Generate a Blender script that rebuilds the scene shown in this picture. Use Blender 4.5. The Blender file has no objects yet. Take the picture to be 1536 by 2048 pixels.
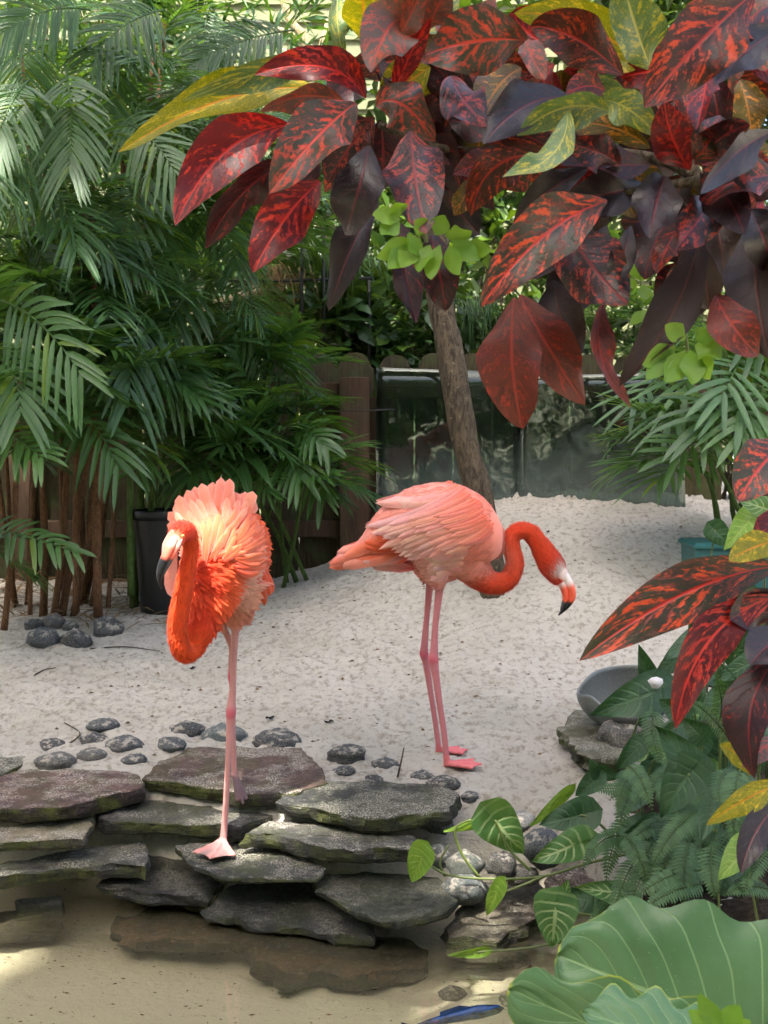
import bpy, math, random
import numpy as np
from mathutils import Vector, Matrix
from mathutils.bvhtree import BVHTree

# ------------------------------------------------------------------ camera, sky, sun, exposure
SC = bpy.context.scene
COL = SC.collection
FPX, CAMZ = 2200.0, 1.45                      # focal length in photo pixels (1536 x 2048), eye height
PITCH = math.atan(174.0 / FPX)
cd = bpy.data.cameras.new('camera'); CAM = bpy.data.objects.new('camera', cd); COL.objects.link(CAM)
CAM.location = (0, 0, CAMZ); CAM.rotation_euler = (math.pi / 2 - PITCH, 0, 0)
cd.sensor_fit = 'VERTICAL'; cd.sensor_height = 24.0; cd.lens = FPX / 2048.0 * 24.0
cd.clip_start = 0.02; cd.clip_end = 2000.0
cd.dof.use_dof = True; cd.dof.focus_distance = 3.3; cd.dof.aperture_fstop = 6.5
SC.camera = CAM
SUN_DIR = Vector((-0.18, -0.34, 0.92)).normalized()      # towards the sun
SUN_EL = math.asin(SUN_DIR.z); SUN_AZ = math.atan2(SUN_DIR.x, SUN_DIR.y)
W = bpy.data.worlds.new('World'); SC.world = W; W.use_nodes = True
wn = W.node_tree.nodes; wl = W.node_tree.links
sky = wn.new('ShaderNodeTexSky'); sky.sky_type = 'NISHITA'; sky.sun_disc = False
sky.sun_elevation = SUN_EL; sky.sun_rotation = SUN_AZ
sky.air_density = 1.0; sky.dust_density = 6.0; sky.ozone_density = 0.6
bg = wn['Background']; bg.inputs['Strength'].default_value = 0.13
wl.new(sky.outputs[0], bg.inputs['Color'])
sd = bpy.data.lights.new('sun', 'SUN'); SUN = bpy.data.objects.new('sun', sd); COL.objects.link(SUN)
sd.energy = 4.2; sd.angle = math.radians(0.6); sd.color = (1.0, 0.95, 0.86)
SUN.rotation_euler = (-SUN_DIR).to_track_quat('-Z', 'Y').to_euler(); SUN.location = (0, 0, 20)
VS = SC.view_settings
SC.display_settings.display_device = 'sRGB'
VS.view_transform = 'Standard'; VS.look = 'None'; VS.gamma = 1.0; VS.use_curve_mapping = False
VS.exposure = 2.05
SC.render.engine = 'CYCLES'
CY = SC.cycles
CY.use_adaptive_sampling = True; CY.adaptive_threshold = .03; CY.adaptive_min_samples = 20
CY.use_denoising = True; CY.denoiser = 'OPENIMAGEDENOISE'
CY.max_bounces = 5; CY.diffuse_bounces = 3; CY.glossy_bounces = 2; CY.transmission_bounces = 4
CY.transparent_max_bounces = 6; CY.caustics_reflective = False; CY.caustics_refractive = False
CY.sample_clamp_indirect = 6.0

# ------------------------------------------------------------------ helpers
rng = np.random.default_rng(7)
random.seed(7)
FWD = Vector((0, math.cos(PITCH), -math.sin(PITCH))); UPV = Vector((0, math.sin(PITCH), math.cos(PITCH)))
EYE = Vector((0, 0, CAMZ))
def ray(px, py):
    return (Vector((1, 0, 0)) * ((px - 768) / FPX) + FWD + UPV * (-(py - 1024) / FPX))
def P(px, py, Y):
    d = ray(px, py); return EYE + d * (Y / d.y)
def PZ(px, py, z):
    d = ray(px, py); return EYE + d * ((z - CAMZ) / d.z)
def smooth(a, b, x):
    t = np.clip((np.asarray(x, float) - a) / (b - a), 0, 1); return t * t * (3 - 2 * t)
def _hash(ix, iy, iz, seed):
    h = (ix.astype(np.int64) * 374761393 + iy.astype(np.int64) * 668265263 + iz.astype(np.int64) * 2147483647 + seed * 974634777) & 0xffffffff
    h = ((h ^ (h >> 13)) * 1274126177) & 0xffffffff
    h = (h ^ (h >> 16)) & 0xffffffff
    return h / 4294967295.0
def vnoise(x, y, z=0.0, seed=0):
    x, y, z = np.broadcast_arrays(np.asarray(x, float), np.asarray(y, float), np.asarray(z, float))
    ix, iy, iz = np.floor(x), np.floor(y), np.floor(z)
    fx, fy, fz = x - ix, y - iy, z - iz
    fx, fy, fz = fx * fx * (3 - 2 * fx), fy * fy * (3 - 2 * fy), fz * fz * (3 - 2 * fz)
    r = 0
    for a in (0, 1):
        for b in (0, 1):
            for c in (0, 1):
                w = (fx if a else 1 - fx) * (fy if b else 1 - fy) * (fz if c else 1 - fz)
                r = r + w * _hash(ix + a, iy + b, iz + c, seed)
    return r * 2 - 1
def fbm(x, y, z=0.0, seed=0, octaves=4):
    r, a, f = 0, 1.0, 1.0
    for i in range(octaves):
        r = r + a * vnoise(np.asarray(x) * f, np.asarray(y) * f, np.asarray(z) * f, seed + i * 17); a *= .5; f *= 2.03
    return r

def tag(o, label=None, cat=None, group=None, kind=None):
    if label: o['label'] = label
    if cat: o['category'] = cat
    if group: o['group'] = group
    if kind: o['kind'] = kind
    return o
def empty(name, loc, label=None, cat=None, group=None):
    o = bpy.data.objects.new(name, None); COL.objects.link(o); o.location = loc; o.empty_display_size = .1
    o['_base'] = 1
    del o['_base']
    return tag(o, label, cat, group)
def attach(o, parent):
    """parent o (its own coordinates are world coordinates) to an unrotated Empty or to a part of one"""
    o.parent = parent
    base = Vector((0, 0, 0)); p = parent
    while p is not None:
        base += p.location; p = p.parent
    o.matrix_parent_inverse = Matrix.Translation(-base)
    return o
def make_mesh(name, verts, faces, mat=None, uvs=None, cols=None, smooth_=True):
    me = bpy.data.meshes.new(name)
    verts = np.asarray(verts, dtype=np.float32).reshape(-1, 3)
    if isinstance(faces, np.ndarray):
        m, k = faces.shape
        me.vertices.add(len(verts)); me.vertices.foreach_set('co', verts.ravel())
        me.loops.add(m * k); me.loops.foreach_set('vertex_index', faces.astype(np.int32).ravel())
        me.polygons.add(m); me.polygons.foreach_set('loop_start', np.arange(0, m * k, k, dtype=np.int32))
        me.update(calc_edges=True)
    else: me.from_pydata(verts.tolist() if len(verts) < 2000 else verts, [], [tuple(f) for f in faces])
    if uvs is not None:
        uvs = np.asarray(uvs, dtype=np.float32)
        li = np.empty(len(me.loops), dtype=np.int32); me.loops.foreach_get('vertex_index', li)
        ul = me.uv_layers.new(name='UVMap'); ul.data.foreach_set('uv', uvs[li].ravel())
    if cols is not None:
        c = np.ones((len(verts), 4), dtype=np.float32); c[:, :3] = np.asarray(cols, dtype=np.float32)[:, :3]
        at = me.color_attributes.new('Col', 'FLOAT_COLOR', 'POINT'); at.data.foreach_set('color', c.ravel())
    if smooth_: me.polygons.foreach_set('use_smooth', np.ones(len(me.polygons), dtype=bool))
    if mat: me.materials.append(mat)
    me.update()
    return me
def obj(name, me, parent=None):
    o = bpy.data.objects.new(name, me); COL.objects.link(o)
    if parent is not None: attach(o, parent)
    return o
class MB:
    def __init__(s): s.v, s.f, s.u, s.c, s.n = [], [], [], [], 0
    def add(s, v, f, u=None, c=None):
        v = np.asarray(v, float).reshape(-1, 3)
        s.v.append(v); s.f.extend([tuple(int(i) + s.n for i in q) for q in f])
        s.u.append(np.zeros((len(v), 2)) if u is None else np.asarray(u, float))
        cc = np.ones((len(v), 3)) if c is None else np.asarray(c, float)
        if cc.ndim == 1: cc = np.tile(cc, (len(v), 1))
        s.c.append(cc); s.n += len(v)
    def mesh(s, name, mat, sm=True):
        return make_mesh(name, np.concatenate(s.v), s.f, mat, np.concatenate(s.u), np.concatenate(s.c), sm)
    def build(s, name, mat, parent=None, sm=True):
        return obj(name, s.mesh(name, mat, sm), parent)
def grid_faces(nu, nv, wrap=False):
    f = []
    for i in range(nu - 1):
        for j in range(nv if wrap else nv - 1):
            k = (j + 1) % nv
            f.append((i * nv + j, i * nv + k, (i + 1) * nv + k, (i + 1) * nv + j))
    return f
def catmull(pts, n):
    p = np.asarray(pts, float); m = len(p)
    q = np.vstack([2 * p[0] - p[1], p, 2 * p[-1] - p[-2]])
    t = np.linspace(0, m - 1, n); i = np.minimum(t.astype(int), m - 2); f = (t - i)[:, None]
    a, b, c, d = q[i], q[i + 1], q[i + 2], q[i + 3]
    return .5 * (2 * b + (c - a) * f + (2 * a - 5 * b + 4 * c - d) * f ** 2 + (3 * b - a - 3 * c + d) * f ** 3)
def unit(a):
    a = np.asarray(a, float); return a / np.maximum(np.linalg.norm(a, axis=-1, keepdims=True), 1e-9)
def tube(pts, rad, sides=8, rad2=None, ref=(0, 0, 1), cap=True):
    """loft: rad along side = tangent x ref, rad2 along the other axis"""
    p = np.asarray(pts, float); n = len(p)
    rad = np.broadcast_to(np.asarray(rad, float), (n,)); rad2 = rad if rad2 is None else np.broadcast_to(np.asarray(rad2, float), (n,))
    t = unit(np.gradient(p, axis=0))
    ref = np.asarray(ref, float)
    s = unit(np.cross(t, ref)); prev = None
    for i in range(n):                                  # keep the frame from flipping
        if prev is not None:
            v = prev - t[i] * np.dot(prev, t[i]); v /= max(np.linalg.norm(v), 1e-9)
            if np.linalg.norm(np.cross(t[i], ref)) < .25 or np.dot(s[i], v) < .2: s[i] = v
        prev = s[i]
    b = np.cross(s, t)
    a = np.linspace(0, 2 * math.pi, sides, endpoint=False)
    v = p[:, None] + s[:, None] * (np.cos(a)[None, :, None] * rad[:, None, None]) + b[:, None] * (np.sin(a)[None, :, None] * rad2[:, None, None])
    f = grid_faces(n, sides, True)
    v = v.reshape(-1, 3)
    if cap:
        f.append(tuple(range(sides - 1, -1, -1))); f.append(tuple(range((n - 1) * sides, n * sides)))
    u = np.stack([np.repeat(np.linspace(0, 1, n), sides), np.tile(np.linspace(0, 1, sides), n)], 1)
    return v, f, u
def seeded(k): return np.random.default_rng(k)

# ------------------------------------------------------------------ material helpers
class NT:
    def __init__(s, name):
        s.m = bpy.data.materials.new(name); s.m.use_nodes = True
        s.t = s.m.node_tree; s.t.nodes.clear()
        s.out = s.t.nodes.new('ShaderNodeOutputMaterial')
    def n(s, typ, **kw):
        d = s.t.nodes.new('ShaderNode' + typ)
        for k, v in kw.items():
            if hasattr(d, k): setattr(d, k, v)
            else: s.put(d.inputs[k.replace('_', ' ')], v)
        return d
    def put(s, sock, v):
        if isinstance(v, bpy.types.NodeSocket): s.t.links.new(v, sock)
        elif isinstance(v, bpy.types.Node): s.t.links.new(v.outputs[0], sock)
        else:
            if sock.type == 'RGBA' and len(v) == 3: v = (*v, 1)
            sock.default_value = v
    def math(s, op, a, b=0.0, c=None, clamp=False):
        d = s.t.nodes.new('ShaderNodeMath'); d.operation = op; d.use_clamp = clamp
        s.put(d.inputs[0], a); s.put(d.inputs[1], b)
        if c is not None: s.put(d.inputs[2], c)
        return d.outputs[0]
    def sstep(s, x, a, b, lo=0.0, hi=1.0):
        d = s.t.nodes.new('ShaderNodeMapRange'); d.interpolation_type = 'SMOOTHSTEP'
        for i, v in enumerate((x, a, b, lo, hi)): s.put(d.inputs[i], v)
        return d.outputs[0]
    def mix(s, fac, a, b, mode='MIX'):
        d = s.t.nodes.new('ShaderNodeMix'); d.data_type = 'RGBA'; d.blend_type = mode
        s.put(d.inputs[0], fac); s.put(d.inputs[6], a); s.put(d.inputs[7], b)
        return d.outputs[2]
    def noise(s, vec, scale, detail=3.0, rough=.55, dim='3D', w=None, dist=0.0):
        d = s.t.nodes.new('ShaderNodeTexNoise'); d.noise_dimensions = dim
        if vec is not None: s.put(d.inputs['Vector'], vec)
        d.inputs['Scale'].default_value = scale; d.inputs['Detail'].default_value = detail
        d.inputs['Roughness'].default_value = rough; d.inputs['Distortion'].default_value = dist
        if w is not None: s.put(d.inputs['W'], w)
        return d.outputs['Fac']
    def scaled(s, vec, sc):
        d = s.t.nodes.new('ShaderNodeMapping'); s.put(d.inputs['Vector'], vec); d.inputs['Scale'].default_value = sc
        return d.outputs[0]
    def coords(s, kind='Object'):
        return s.t.nodes.new('ShaderNodeTexCoord').outputs[kind]
    def rand(s): return s.t.nodes.new('ShaderNodeObjectInfo').outputs['Random']
    def attr(s, name='Col'):
        d = s.t.nodes.new('ShaderNodeAttribute'); d.attribute_name = name; return d.outputs['Color']
    def bump(s, h, strength=.3, dist=.01):
        d = s.t.nodes.new('ShaderNodeBump'); s.put(d.inputs['Height'], h)
        d.inputs['Strength'].default_value = strength; d.inputs['Distance'].default_value = dist
        return d.outputs[0]
    def bsdf(s, color, rough=.6, normal=None, spec=.5, **kw):
        d = s.t.nodes.new('ShaderNodeBsdfPrincipled')
        s.put(d.inputs['Base Color'], color); s.put(d.inputs['Roughness'], rough); s.put(d.inputs['Specular IOR Level'], spec)
        if normal is not None: s.put(d.inputs['Normal'], normal)
        for k, v in kw.items(): s.put(d.inputs[k.replace('_', ' ')], v)
        return d.outputs[0]
    def mixs(s, fac, a, b):
        d = s.t.nodes.new('ShaderNodeMixShader'); s.put(d.inputs[0], fac); s.put(d.inputs[1], a); s.put(d.inputs[2], b)
        return d.outputs[0]
    def leafy(s, color, tcolor, fac, rough, normal=None, spec=.5):
        tr = s.t.nodes.new('ShaderNodeBsdfTranslucent'); s.put(tr.inputs['Color'], tcolor)
        return s.mixs(fac, s.bsdf(color, rough, normal, spec), tr.outputs[0])
    def done(s, shader):
        s.t.links.new(shader, s.out.inputs['Surface']); return s.m
    def ramp(s, fac, stops):
        d = s.t.nodes.new('ShaderNodeValToRGB'); s.put(d.inputs[0], fac); e = d.color_ramp.elements
        while len(e) < len(stops): e.new(.5)
        for k, (p, c) in enumerate(stops): e[k].position = p; e[k].color = (*c, 1)
        return d.outputs[0]
def hexc(r, g, b):
    f = lambda c: (c / 255 / 12.92) if c / 255 <= .04045 else ((c / 255 + .055) / 1.055) ** 2.4
    return (f(r), f(g), f(b))
# ------------------------------------------------------------------ ground: sand, pool bed, water
def shore(x):
    x = np.asarray(x, float)
    s = 3.24 + .10 * smooth(-.3, -1.0, x) + .05 * np.sin(x * 5.0)
    return s - 1.15 * smooth(.42, .95, x)
def land(x, y):
    x = np.asarray(x, float); y = np.asarray(y, float)
    base = .235 + .05 * smooth(3.3, 3.75, y) + .055 * smooth(3.8, 5.0, y) + .09 * smooth(4.6, 7.0, y)
    m = .56 * smooth(-.95, 1.0, x) * smooth(3.9, 7.1, y)
    m = m - .12 * smooth(1.6, 2.8, x) * smooth(5.2, 7, y)
    bank = .10 * smooth(.75, 1.5, x) * smooth(4.6, 3.4, y)
    return base + m + bank
def H0(x, y):
    s = shore(x); k = smooth(s - .10, s + .24, y)
    bed = -.115 + .02 * np.sin(np.asarray(x) * 3.1 + np.asarray(y) * 2.0)
    return bed + (land(x, y) - bed) * k
_r = seeded(321); _a = _r.uniform(0, 3.1, 46)
DENTS = np.stack([_r.uniform(-1.5, 1.6, 46), _r.uniform(3.75, 6.4, 46), _r.uniform(.035, .075, 46), _r.uniform(.008, .020, 46) * np.where(_r.random(46) < .25, -1, 1), np.cos(_a), np.sin(_a)], 1)
def Hd(x, y):
    """with the small relief"""
    h = H0(x, y)
    k = smooth(shore(x) + .1, shore(x) + .45, y)
    n = fbm(x * 2.2, y * 2.2, 0, 3, 3) * .018
    a = fbm(x * 13, y * 22, 0, 11, 3)
    ridg = (1 - np.abs(fbm(x * 17 + 5, y * 24, 0, 23, 3))) ** 3
    pit = np.maximum(0, vnoise(x * 30, y * 40, 0, 5) - .45)
    clump = smooth(.25, .9, vnoise(x * 1.3, y * 1.3, 0, 9))
    dent = 0
    for i in range(46):
        q = DENTS[i]; dent = dent + q[3] * np.exp(-(((x - q[0]) * q[4] + (y - q[1]) * q[5]) / q[2]) ** 2 - (((y - q[1]) * q[4] - (x - q[0]) * q[5]) / (q[2] * .62)) ** 2)
    h = h - k * dent
    crumb = np.maximum(0, fbm(x * 26, y * 26, 0, 40, 2) - .35) * .035 * smooth(6.35, 6.9, y) * smooth(-.2, .5, x)
    return h + n * (.25 + .75 * k) + k * (a * .011 + ridg * .013 * (.6 + .6 * clump) - pit * .030 + crumb)
def G(px, py):
    """the ground point seen at a pixel"""
    d = ray(px, py); t = 1.5
    while t < 14:
        p = EYE + d * t
        if p.z <= H(p.x, p.y): break
        t += .01
    return EYE + d * t

def sand_mat():
    t = NT('sand'); c = t.coords('Object')
    n1 = t.noise(c, 3.0, 4); n2 = t.noise(c, 34.0, 4, .65); n3 = t.noise(t.scaled(c, (1, 1.9, 1)), 95.0, 5, .72); n4 = t.noise(c, 620.0, 2, .6)
    col = t.mix(t.sstep(n1, .35, .68), hexc(215, 208, 196), hexc(203, 197, 183))
    col = t.mix(t.sstep(n2, .47, .68), col, hexc(168, 157, 141))
    col = t.mix(t.sstep(n3, .585, .74), col, hexc(136, 121, 102))  # dark flecks: debris bits, plus shade of small pits put into the colour
    col = t.mix(t.sstep(n4, .60, .72), col, hexc(232, 226, 215))
    sep = t.n('SeparateXYZ', Vector=c)
    wet = t.sstep(sep.outputs[2], .02, .20, 1.0, 0.0)              # damp sand at the waterline, silt below
    silt = t.mix(t.noise(c, 5.0, 5, .6), hexc(240, 233, 210), hexc(226, 216, 186))
    silt = t.mix(t.sstep(t.noise(t.scaled(c, (1, 2.2, 1)), 42.0, 4, .7), .62, .72), silt, hexc(96, 86, 60))
    col = t.mix(wet, col, silt)
    h = t.math('ADD', t.math('MULTIPLY', n3, .75), t.math('MULTIPLY', n4, .25))
    h = t.math('ADD', h, t.math('MULTIPLY', n2, 1.2))
    return t.done(t.bsdf(col, .9, t.bump(h, 1.0, .020), .15))
def axis(segs):
    out = []
    for a, b, n in segs: out += list(np.linspace(a, b, n, endpoint=False))
    return np.array(out + [segs[-1][1]])
gx = axis([(-40, -4, 22), (-4, -2.1, 60), (-2.1, 2.1, 330), (2.1, 4, 60), (4, 40, 22)])
gy = axis([(-30, 1.6, 26), (1.6, 2.5, 40), (2.5, 4.6, 250), (4.6, 7.4, 230), (7.4, 10, 40), (10, 80, 26)])
GX, GY = np.meshgrid(gx, gy, indexing='ij')
GZ = Hd(GX, GY)
def H(x, y):
    i = min(max(int(np.searchsorted(gx, x)) - 1, 0), len(gx) - 2); j = min(max(int(np.searchsorted(gy, y)) - 1, 0), len(gy) - 2)
    a = (x - gx[i]) / (gx[i + 1] - gx[i]); b = (y - gy[j]) / (gy[j + 1] - gy[j])
    return float((GZ[i, j] * (1 - a) + GZ[i + 1, j] * a) * (1 - b) + (GZ[i, j + 1] * (1 - a) + GZ[i + 1, j + 1] * a) * b)
tag(obj('sand_ground', make_mesh('sand_ground', np.stack([GX, GY, GZ], -1).reshape(-1, 3), np.array(grid_faces(len(gx), len(gy))), sand_mat())), kind='structure')

def water_mat():
    t = NT('pool_water'); c = t.coords('Object')
    h = t.math('ADD', t.noise(t.scaled(c, (1, 2.2, 1)), 7.0, 2, .5), t.math('MULTIPLY', t.noise(c, 32.0, 2), .18))
    nb = t.bump(h, .035, .03)
    tr = t.n('BsdfTransparent', Color=(.97, .97, .90))
    gl = t.n('BsdfGlossy', Roughness=.015); t.put(gl.inputs['Normal'], nb)
    fr = t.n('Fresnel', IOR=1.33); t.put(fr.inputs['Normal'], nb)
    mk = t.n('BsdfDiffuse', Color=hexc(206, 196, 160))                # fine silt hanging in the water
    body = t.mixs(.07, tr.outputs[0], mk.outputs[0])
    return t.done(t.mixs(t.math('MULTIPLY', fr.outputs[0], 2.5, clamp=True), body, gl.outputs[0]))
wv = [(-6, .3), (2.6, .3), (2.6, 4.2), (-6, 4.2)]
tag(obj('pool_water', make_mesh('pool_water', [(x, y, 0.0) for x, y in wv], [(0, 1, 2, 3)], water_mat())), kind='structure')

# dark planting soil on the bank at the right
def soil_mat():
    t = NT('planting_soil'); c = t.coords('Object'); n = t.noise(c, 40, 5, .7); m = t.noise(c, 9, 3)
    return t.done(t.bsdf(t.mix(t.sstep(n, .4, .7), hexc(40, 32, 24), hexc(74, 62, 48)), .9, t.bump(t.math('ADD', n, m), 1.0, .03), .2))
sx, sy = np.linspace(.45, 2.6, 90), np.linspace(1.55, 5.4, 130); SX, SY = np.meshgrid(sx, sy, indexing='ij')
edge = np.interp(SY, [1.55, 2.7, 3.0, 3.4, 3.9, 4.6, 5.4], [.58, .62, .60, .72, .98, 1.38, 1.75]) + .07 * fbm(SX * 5, SY * 5, 0, 71, 3)
SZ = Hd(SX, SY) + .05 * smooth(-.03, .12, SX - edge) - .03 + .02 * fbm(SX * 12, SY * 12, 0, 72, 3) * smooth(0, .1, SX - edge)
tag(obj('planting_soil', make_mesh('planting_soil', np.stack([SX, SY, SZ], -1).reshape(-1, 3), np.array(grid_faces(90, 130)), soil_mat())), kind='structure')

# ------------------------------------------------------------------ stone slabs and pebbles
def stone_mat(name, moss=.5, dust=.5, wet=0.0):
    t = NT(name); c = t.coords('Object'); oi = t.n('ObjectInfo')
    base = oi.outputs['Color']
    v = t.n('VectorMath', operation='ADD'); t.put(v.inputs[0], c)
    cx = t.n('CombineXYZ'); t.put(cx.inputs[0], t.math('MULTIPLY', oi.outputs['Random'], 30)); t.put(v.inputs[1], cx.outputs[0]); c = v.outputs[0]
    n1 = t.noise(c, 14, 5, .65); n2 = t.noise(t.scaled(c, (1, 1, 2.5)), 60, 5, .7); n3 = t.noise(c, 210, 3, .7)
    col = t.mix(t.sstep(n1, .3, .7), base, t.mix(.65, base, (.02, .02, .022)))
    col = t.mix(t.sstep(n2, .5, .8), col, t.mix(.6, base, (.30, .27, .23)))
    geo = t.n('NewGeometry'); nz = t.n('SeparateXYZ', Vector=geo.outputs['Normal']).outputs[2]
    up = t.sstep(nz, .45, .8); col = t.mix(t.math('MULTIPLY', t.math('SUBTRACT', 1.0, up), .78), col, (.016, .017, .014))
    mossm = t.math('MULTIPLY', t.sstep(t.noise(c, 9, 4, .6), .40, .62), moss)
    mossm = t.math('MULTIPLY', mossm, t.sstep(nz, .85, .2, .32, 1.0))
    col = t.mix(mossm, col, t.mix(n2, hexc(62, 72, 26), hexc(100, 104, 48)))
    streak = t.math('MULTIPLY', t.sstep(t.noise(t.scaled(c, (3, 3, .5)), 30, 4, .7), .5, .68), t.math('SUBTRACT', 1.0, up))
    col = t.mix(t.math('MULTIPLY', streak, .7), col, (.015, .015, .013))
    d = t.math('MULTIPLY', t.sstep(n3, .47, .58), t.sstep(t.noise(c, 8, 5, .7), .44, .60))
    d = t.math('MULTIPLY', t.math('MULTIPLY', d, up), dust)
    d = t.math('MAXIMUM', d, t.math('MULTIPLY', t.math('MULTIPLY', t.sstep(n3, .64, .72), t.sstep(t.noise(c, 5, 3), .45, .62)), .9 * min(1, dust * 1.5)))
    col = t.mix(d, col, hexc(206, 198, 184))
    h = t.math('ADD', t.math('MULTIPLY', n2, 1.0), t.math('MULTIPLY', n3, .35))
    h = t.math('ADD', h, t.math('MULTIPLY', n1, 1.2))
    rough = t.math('ADD', .85 - .62 * wet, t.math('MULTIPLY', t.noise(c, 20, 3), .2))
    return t.done(t.bsdf(col, rough, t.bump(h, 1.0, .013), .35))
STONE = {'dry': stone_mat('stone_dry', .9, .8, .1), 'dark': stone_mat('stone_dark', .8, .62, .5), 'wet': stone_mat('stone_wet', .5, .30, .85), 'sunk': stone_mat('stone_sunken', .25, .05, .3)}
def resample(poly, seg):
    p = np.asarray(poly, float); out = []
    for i in range(len(p)):
        a, b = p[i], p[(i + 1) % len(p)]; n = max(1, int(round(np.linalg.norm(b - a) / seg)))
        for k in range(n): out.append(a + (b - a) * k / n)
    return np.array(out)
def slab(name, poly_px, z, thick, color, kind, label, cat='stone slab', group=None, seed=0, tilt=(0, 0), rough=1.0, flare=.006):
    pts = np.array([PZ(a, b, z) for a, b in poly_px])[:, :2]
    c = pts.mean(0)
    area = .5 * np.sum(pts[:, 0] * np.roll(pts[:, 1], -1) - np.roll(pts[:, 0], -1) * pts[:, 1])
    if area < 0: pts = pts[::-1]
    e = resample(pts, .026); n = len(e)
    e = e + seeded(seed).uniform(-1, 1, (n, 2)) * .0045 * rough
    nrm = np.stack([np.roll(e[:, 1], -1) - np.roll(e[:, 1], 1), -(np.roll(e[:, 0], -1) - np.roll(e[:, 0], 1))], 1); nrm = unit(nrm)
    rows = []
    def ring(inset, dz, amp, sd):
        q = e - nrm * inset + nrm * (fbm(e[:, 0] * 26, e[:, 1] * 26, dz * 30, seed + sd, 3) * amp)[:, None]
        return np.column_stack([q, np.full(n, z + dz)])
    for inset, dz, amp in ((.010, -thick, .006), (.002, -thick * .88, .009), (-flare * .4, -thick * .62, .012), (-flare * .5, -thick * .34, .012), (-.001, -thick * .10, .007), (.001, -.002, .004), (.006, 0, .003)):
        rows.append(ring(inset, dz, amp * rough, 1))
    for k in (.86, .68, .48, .28, .10):
        q = c + (e - nrm * .014 - c) * k; rows.append(np.column_stack([q, np.full(n, z)]))
    v = np.concatenate(rows)
    up = v[:, 2] > z - .01
    v[:, 2] += np.where(up, fbm(v[:, 0] * 16, v[:, 1] * 16, 0, seed + 4, 4) * .0045 + np.abs(fbm(v[:, 0] * 6, v[:, 1] * 6, 0, seed + 8, 2)) * -.006, fbm(v[:, 0] * 9, v[:, 1] * 9, 0, seed + 9, 2) * .005) * rough
    v[:, 2] += tilt[0] * (v[:, 0] - c[0]) + tilt[1] * (v[:, 1] - c[1])
    f = grid_faces(len(rows), n, True)
    f.append(tuple(range((len(rows) - 1) * n, len(rows) * n))); f.append(tuple(range(n - 1, -1, -1)))
    loc = Vector((c[0], c[1], z - thick))
    o = obj(name, make_mesh(name, v - np.array(loc), f, STONE[kind])); o.location = loc
    o.color = (*color, 1); o.data.set_sharp_from_angle(angle=math.radians(16))
    return tag(o, label, cat, group, 'thing')
RED = hexc(108, 80, 74); BRN = hexc(102, 79, 70); GRY = hexc(80, 79, 73); DKG = hexc(56, 57, 53); PALE = hexc(150, 138, 116); BLK = hexc(40, 40, 39); WETB = hexc(110, 86, 62)
SG = 'stone slabs stacked along the pool edge'
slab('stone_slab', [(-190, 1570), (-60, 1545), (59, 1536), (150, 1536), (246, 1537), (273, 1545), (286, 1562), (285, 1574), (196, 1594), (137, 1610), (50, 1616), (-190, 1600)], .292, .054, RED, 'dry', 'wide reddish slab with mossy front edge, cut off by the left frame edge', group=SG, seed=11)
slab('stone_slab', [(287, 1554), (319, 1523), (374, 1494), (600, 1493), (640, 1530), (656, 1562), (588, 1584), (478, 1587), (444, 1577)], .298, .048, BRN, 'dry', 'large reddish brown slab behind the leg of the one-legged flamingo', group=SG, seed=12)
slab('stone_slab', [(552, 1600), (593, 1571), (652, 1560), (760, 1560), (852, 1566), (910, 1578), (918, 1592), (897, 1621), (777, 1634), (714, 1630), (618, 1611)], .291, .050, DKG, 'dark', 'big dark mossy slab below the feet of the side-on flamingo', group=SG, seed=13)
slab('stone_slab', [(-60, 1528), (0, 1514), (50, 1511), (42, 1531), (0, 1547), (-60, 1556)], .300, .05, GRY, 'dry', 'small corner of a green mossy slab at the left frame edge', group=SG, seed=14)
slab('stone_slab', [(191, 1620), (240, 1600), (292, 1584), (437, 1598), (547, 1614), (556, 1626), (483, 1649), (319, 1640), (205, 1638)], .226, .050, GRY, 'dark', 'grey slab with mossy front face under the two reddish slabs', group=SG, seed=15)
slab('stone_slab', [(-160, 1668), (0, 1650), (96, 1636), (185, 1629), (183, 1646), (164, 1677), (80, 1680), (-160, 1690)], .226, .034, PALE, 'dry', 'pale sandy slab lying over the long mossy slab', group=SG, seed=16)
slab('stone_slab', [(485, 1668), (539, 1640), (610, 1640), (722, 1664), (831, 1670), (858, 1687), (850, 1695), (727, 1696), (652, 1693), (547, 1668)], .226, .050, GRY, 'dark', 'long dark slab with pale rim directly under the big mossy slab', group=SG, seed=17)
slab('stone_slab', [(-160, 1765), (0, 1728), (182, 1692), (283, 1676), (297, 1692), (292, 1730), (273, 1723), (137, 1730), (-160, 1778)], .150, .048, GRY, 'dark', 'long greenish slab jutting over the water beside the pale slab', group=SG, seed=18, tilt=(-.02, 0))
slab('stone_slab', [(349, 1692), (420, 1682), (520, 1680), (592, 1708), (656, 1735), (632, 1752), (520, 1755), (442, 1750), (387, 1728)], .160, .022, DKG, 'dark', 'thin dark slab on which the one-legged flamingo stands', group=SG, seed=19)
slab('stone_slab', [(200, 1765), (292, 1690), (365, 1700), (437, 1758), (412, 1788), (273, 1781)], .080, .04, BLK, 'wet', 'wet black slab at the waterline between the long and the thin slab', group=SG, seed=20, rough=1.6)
slab('stone_slab', [(623, 1762), (659, 1745), (780, 1742), (873, 1750), (914, 1798), (897, 1815), (795, 1843), (764, 1838), (678, 1804)], .118, .032, hexc(62, 65, 50), 'wet', 'three-cornered wet greenish slab with its point over the water', group=SG, seed=21)
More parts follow.
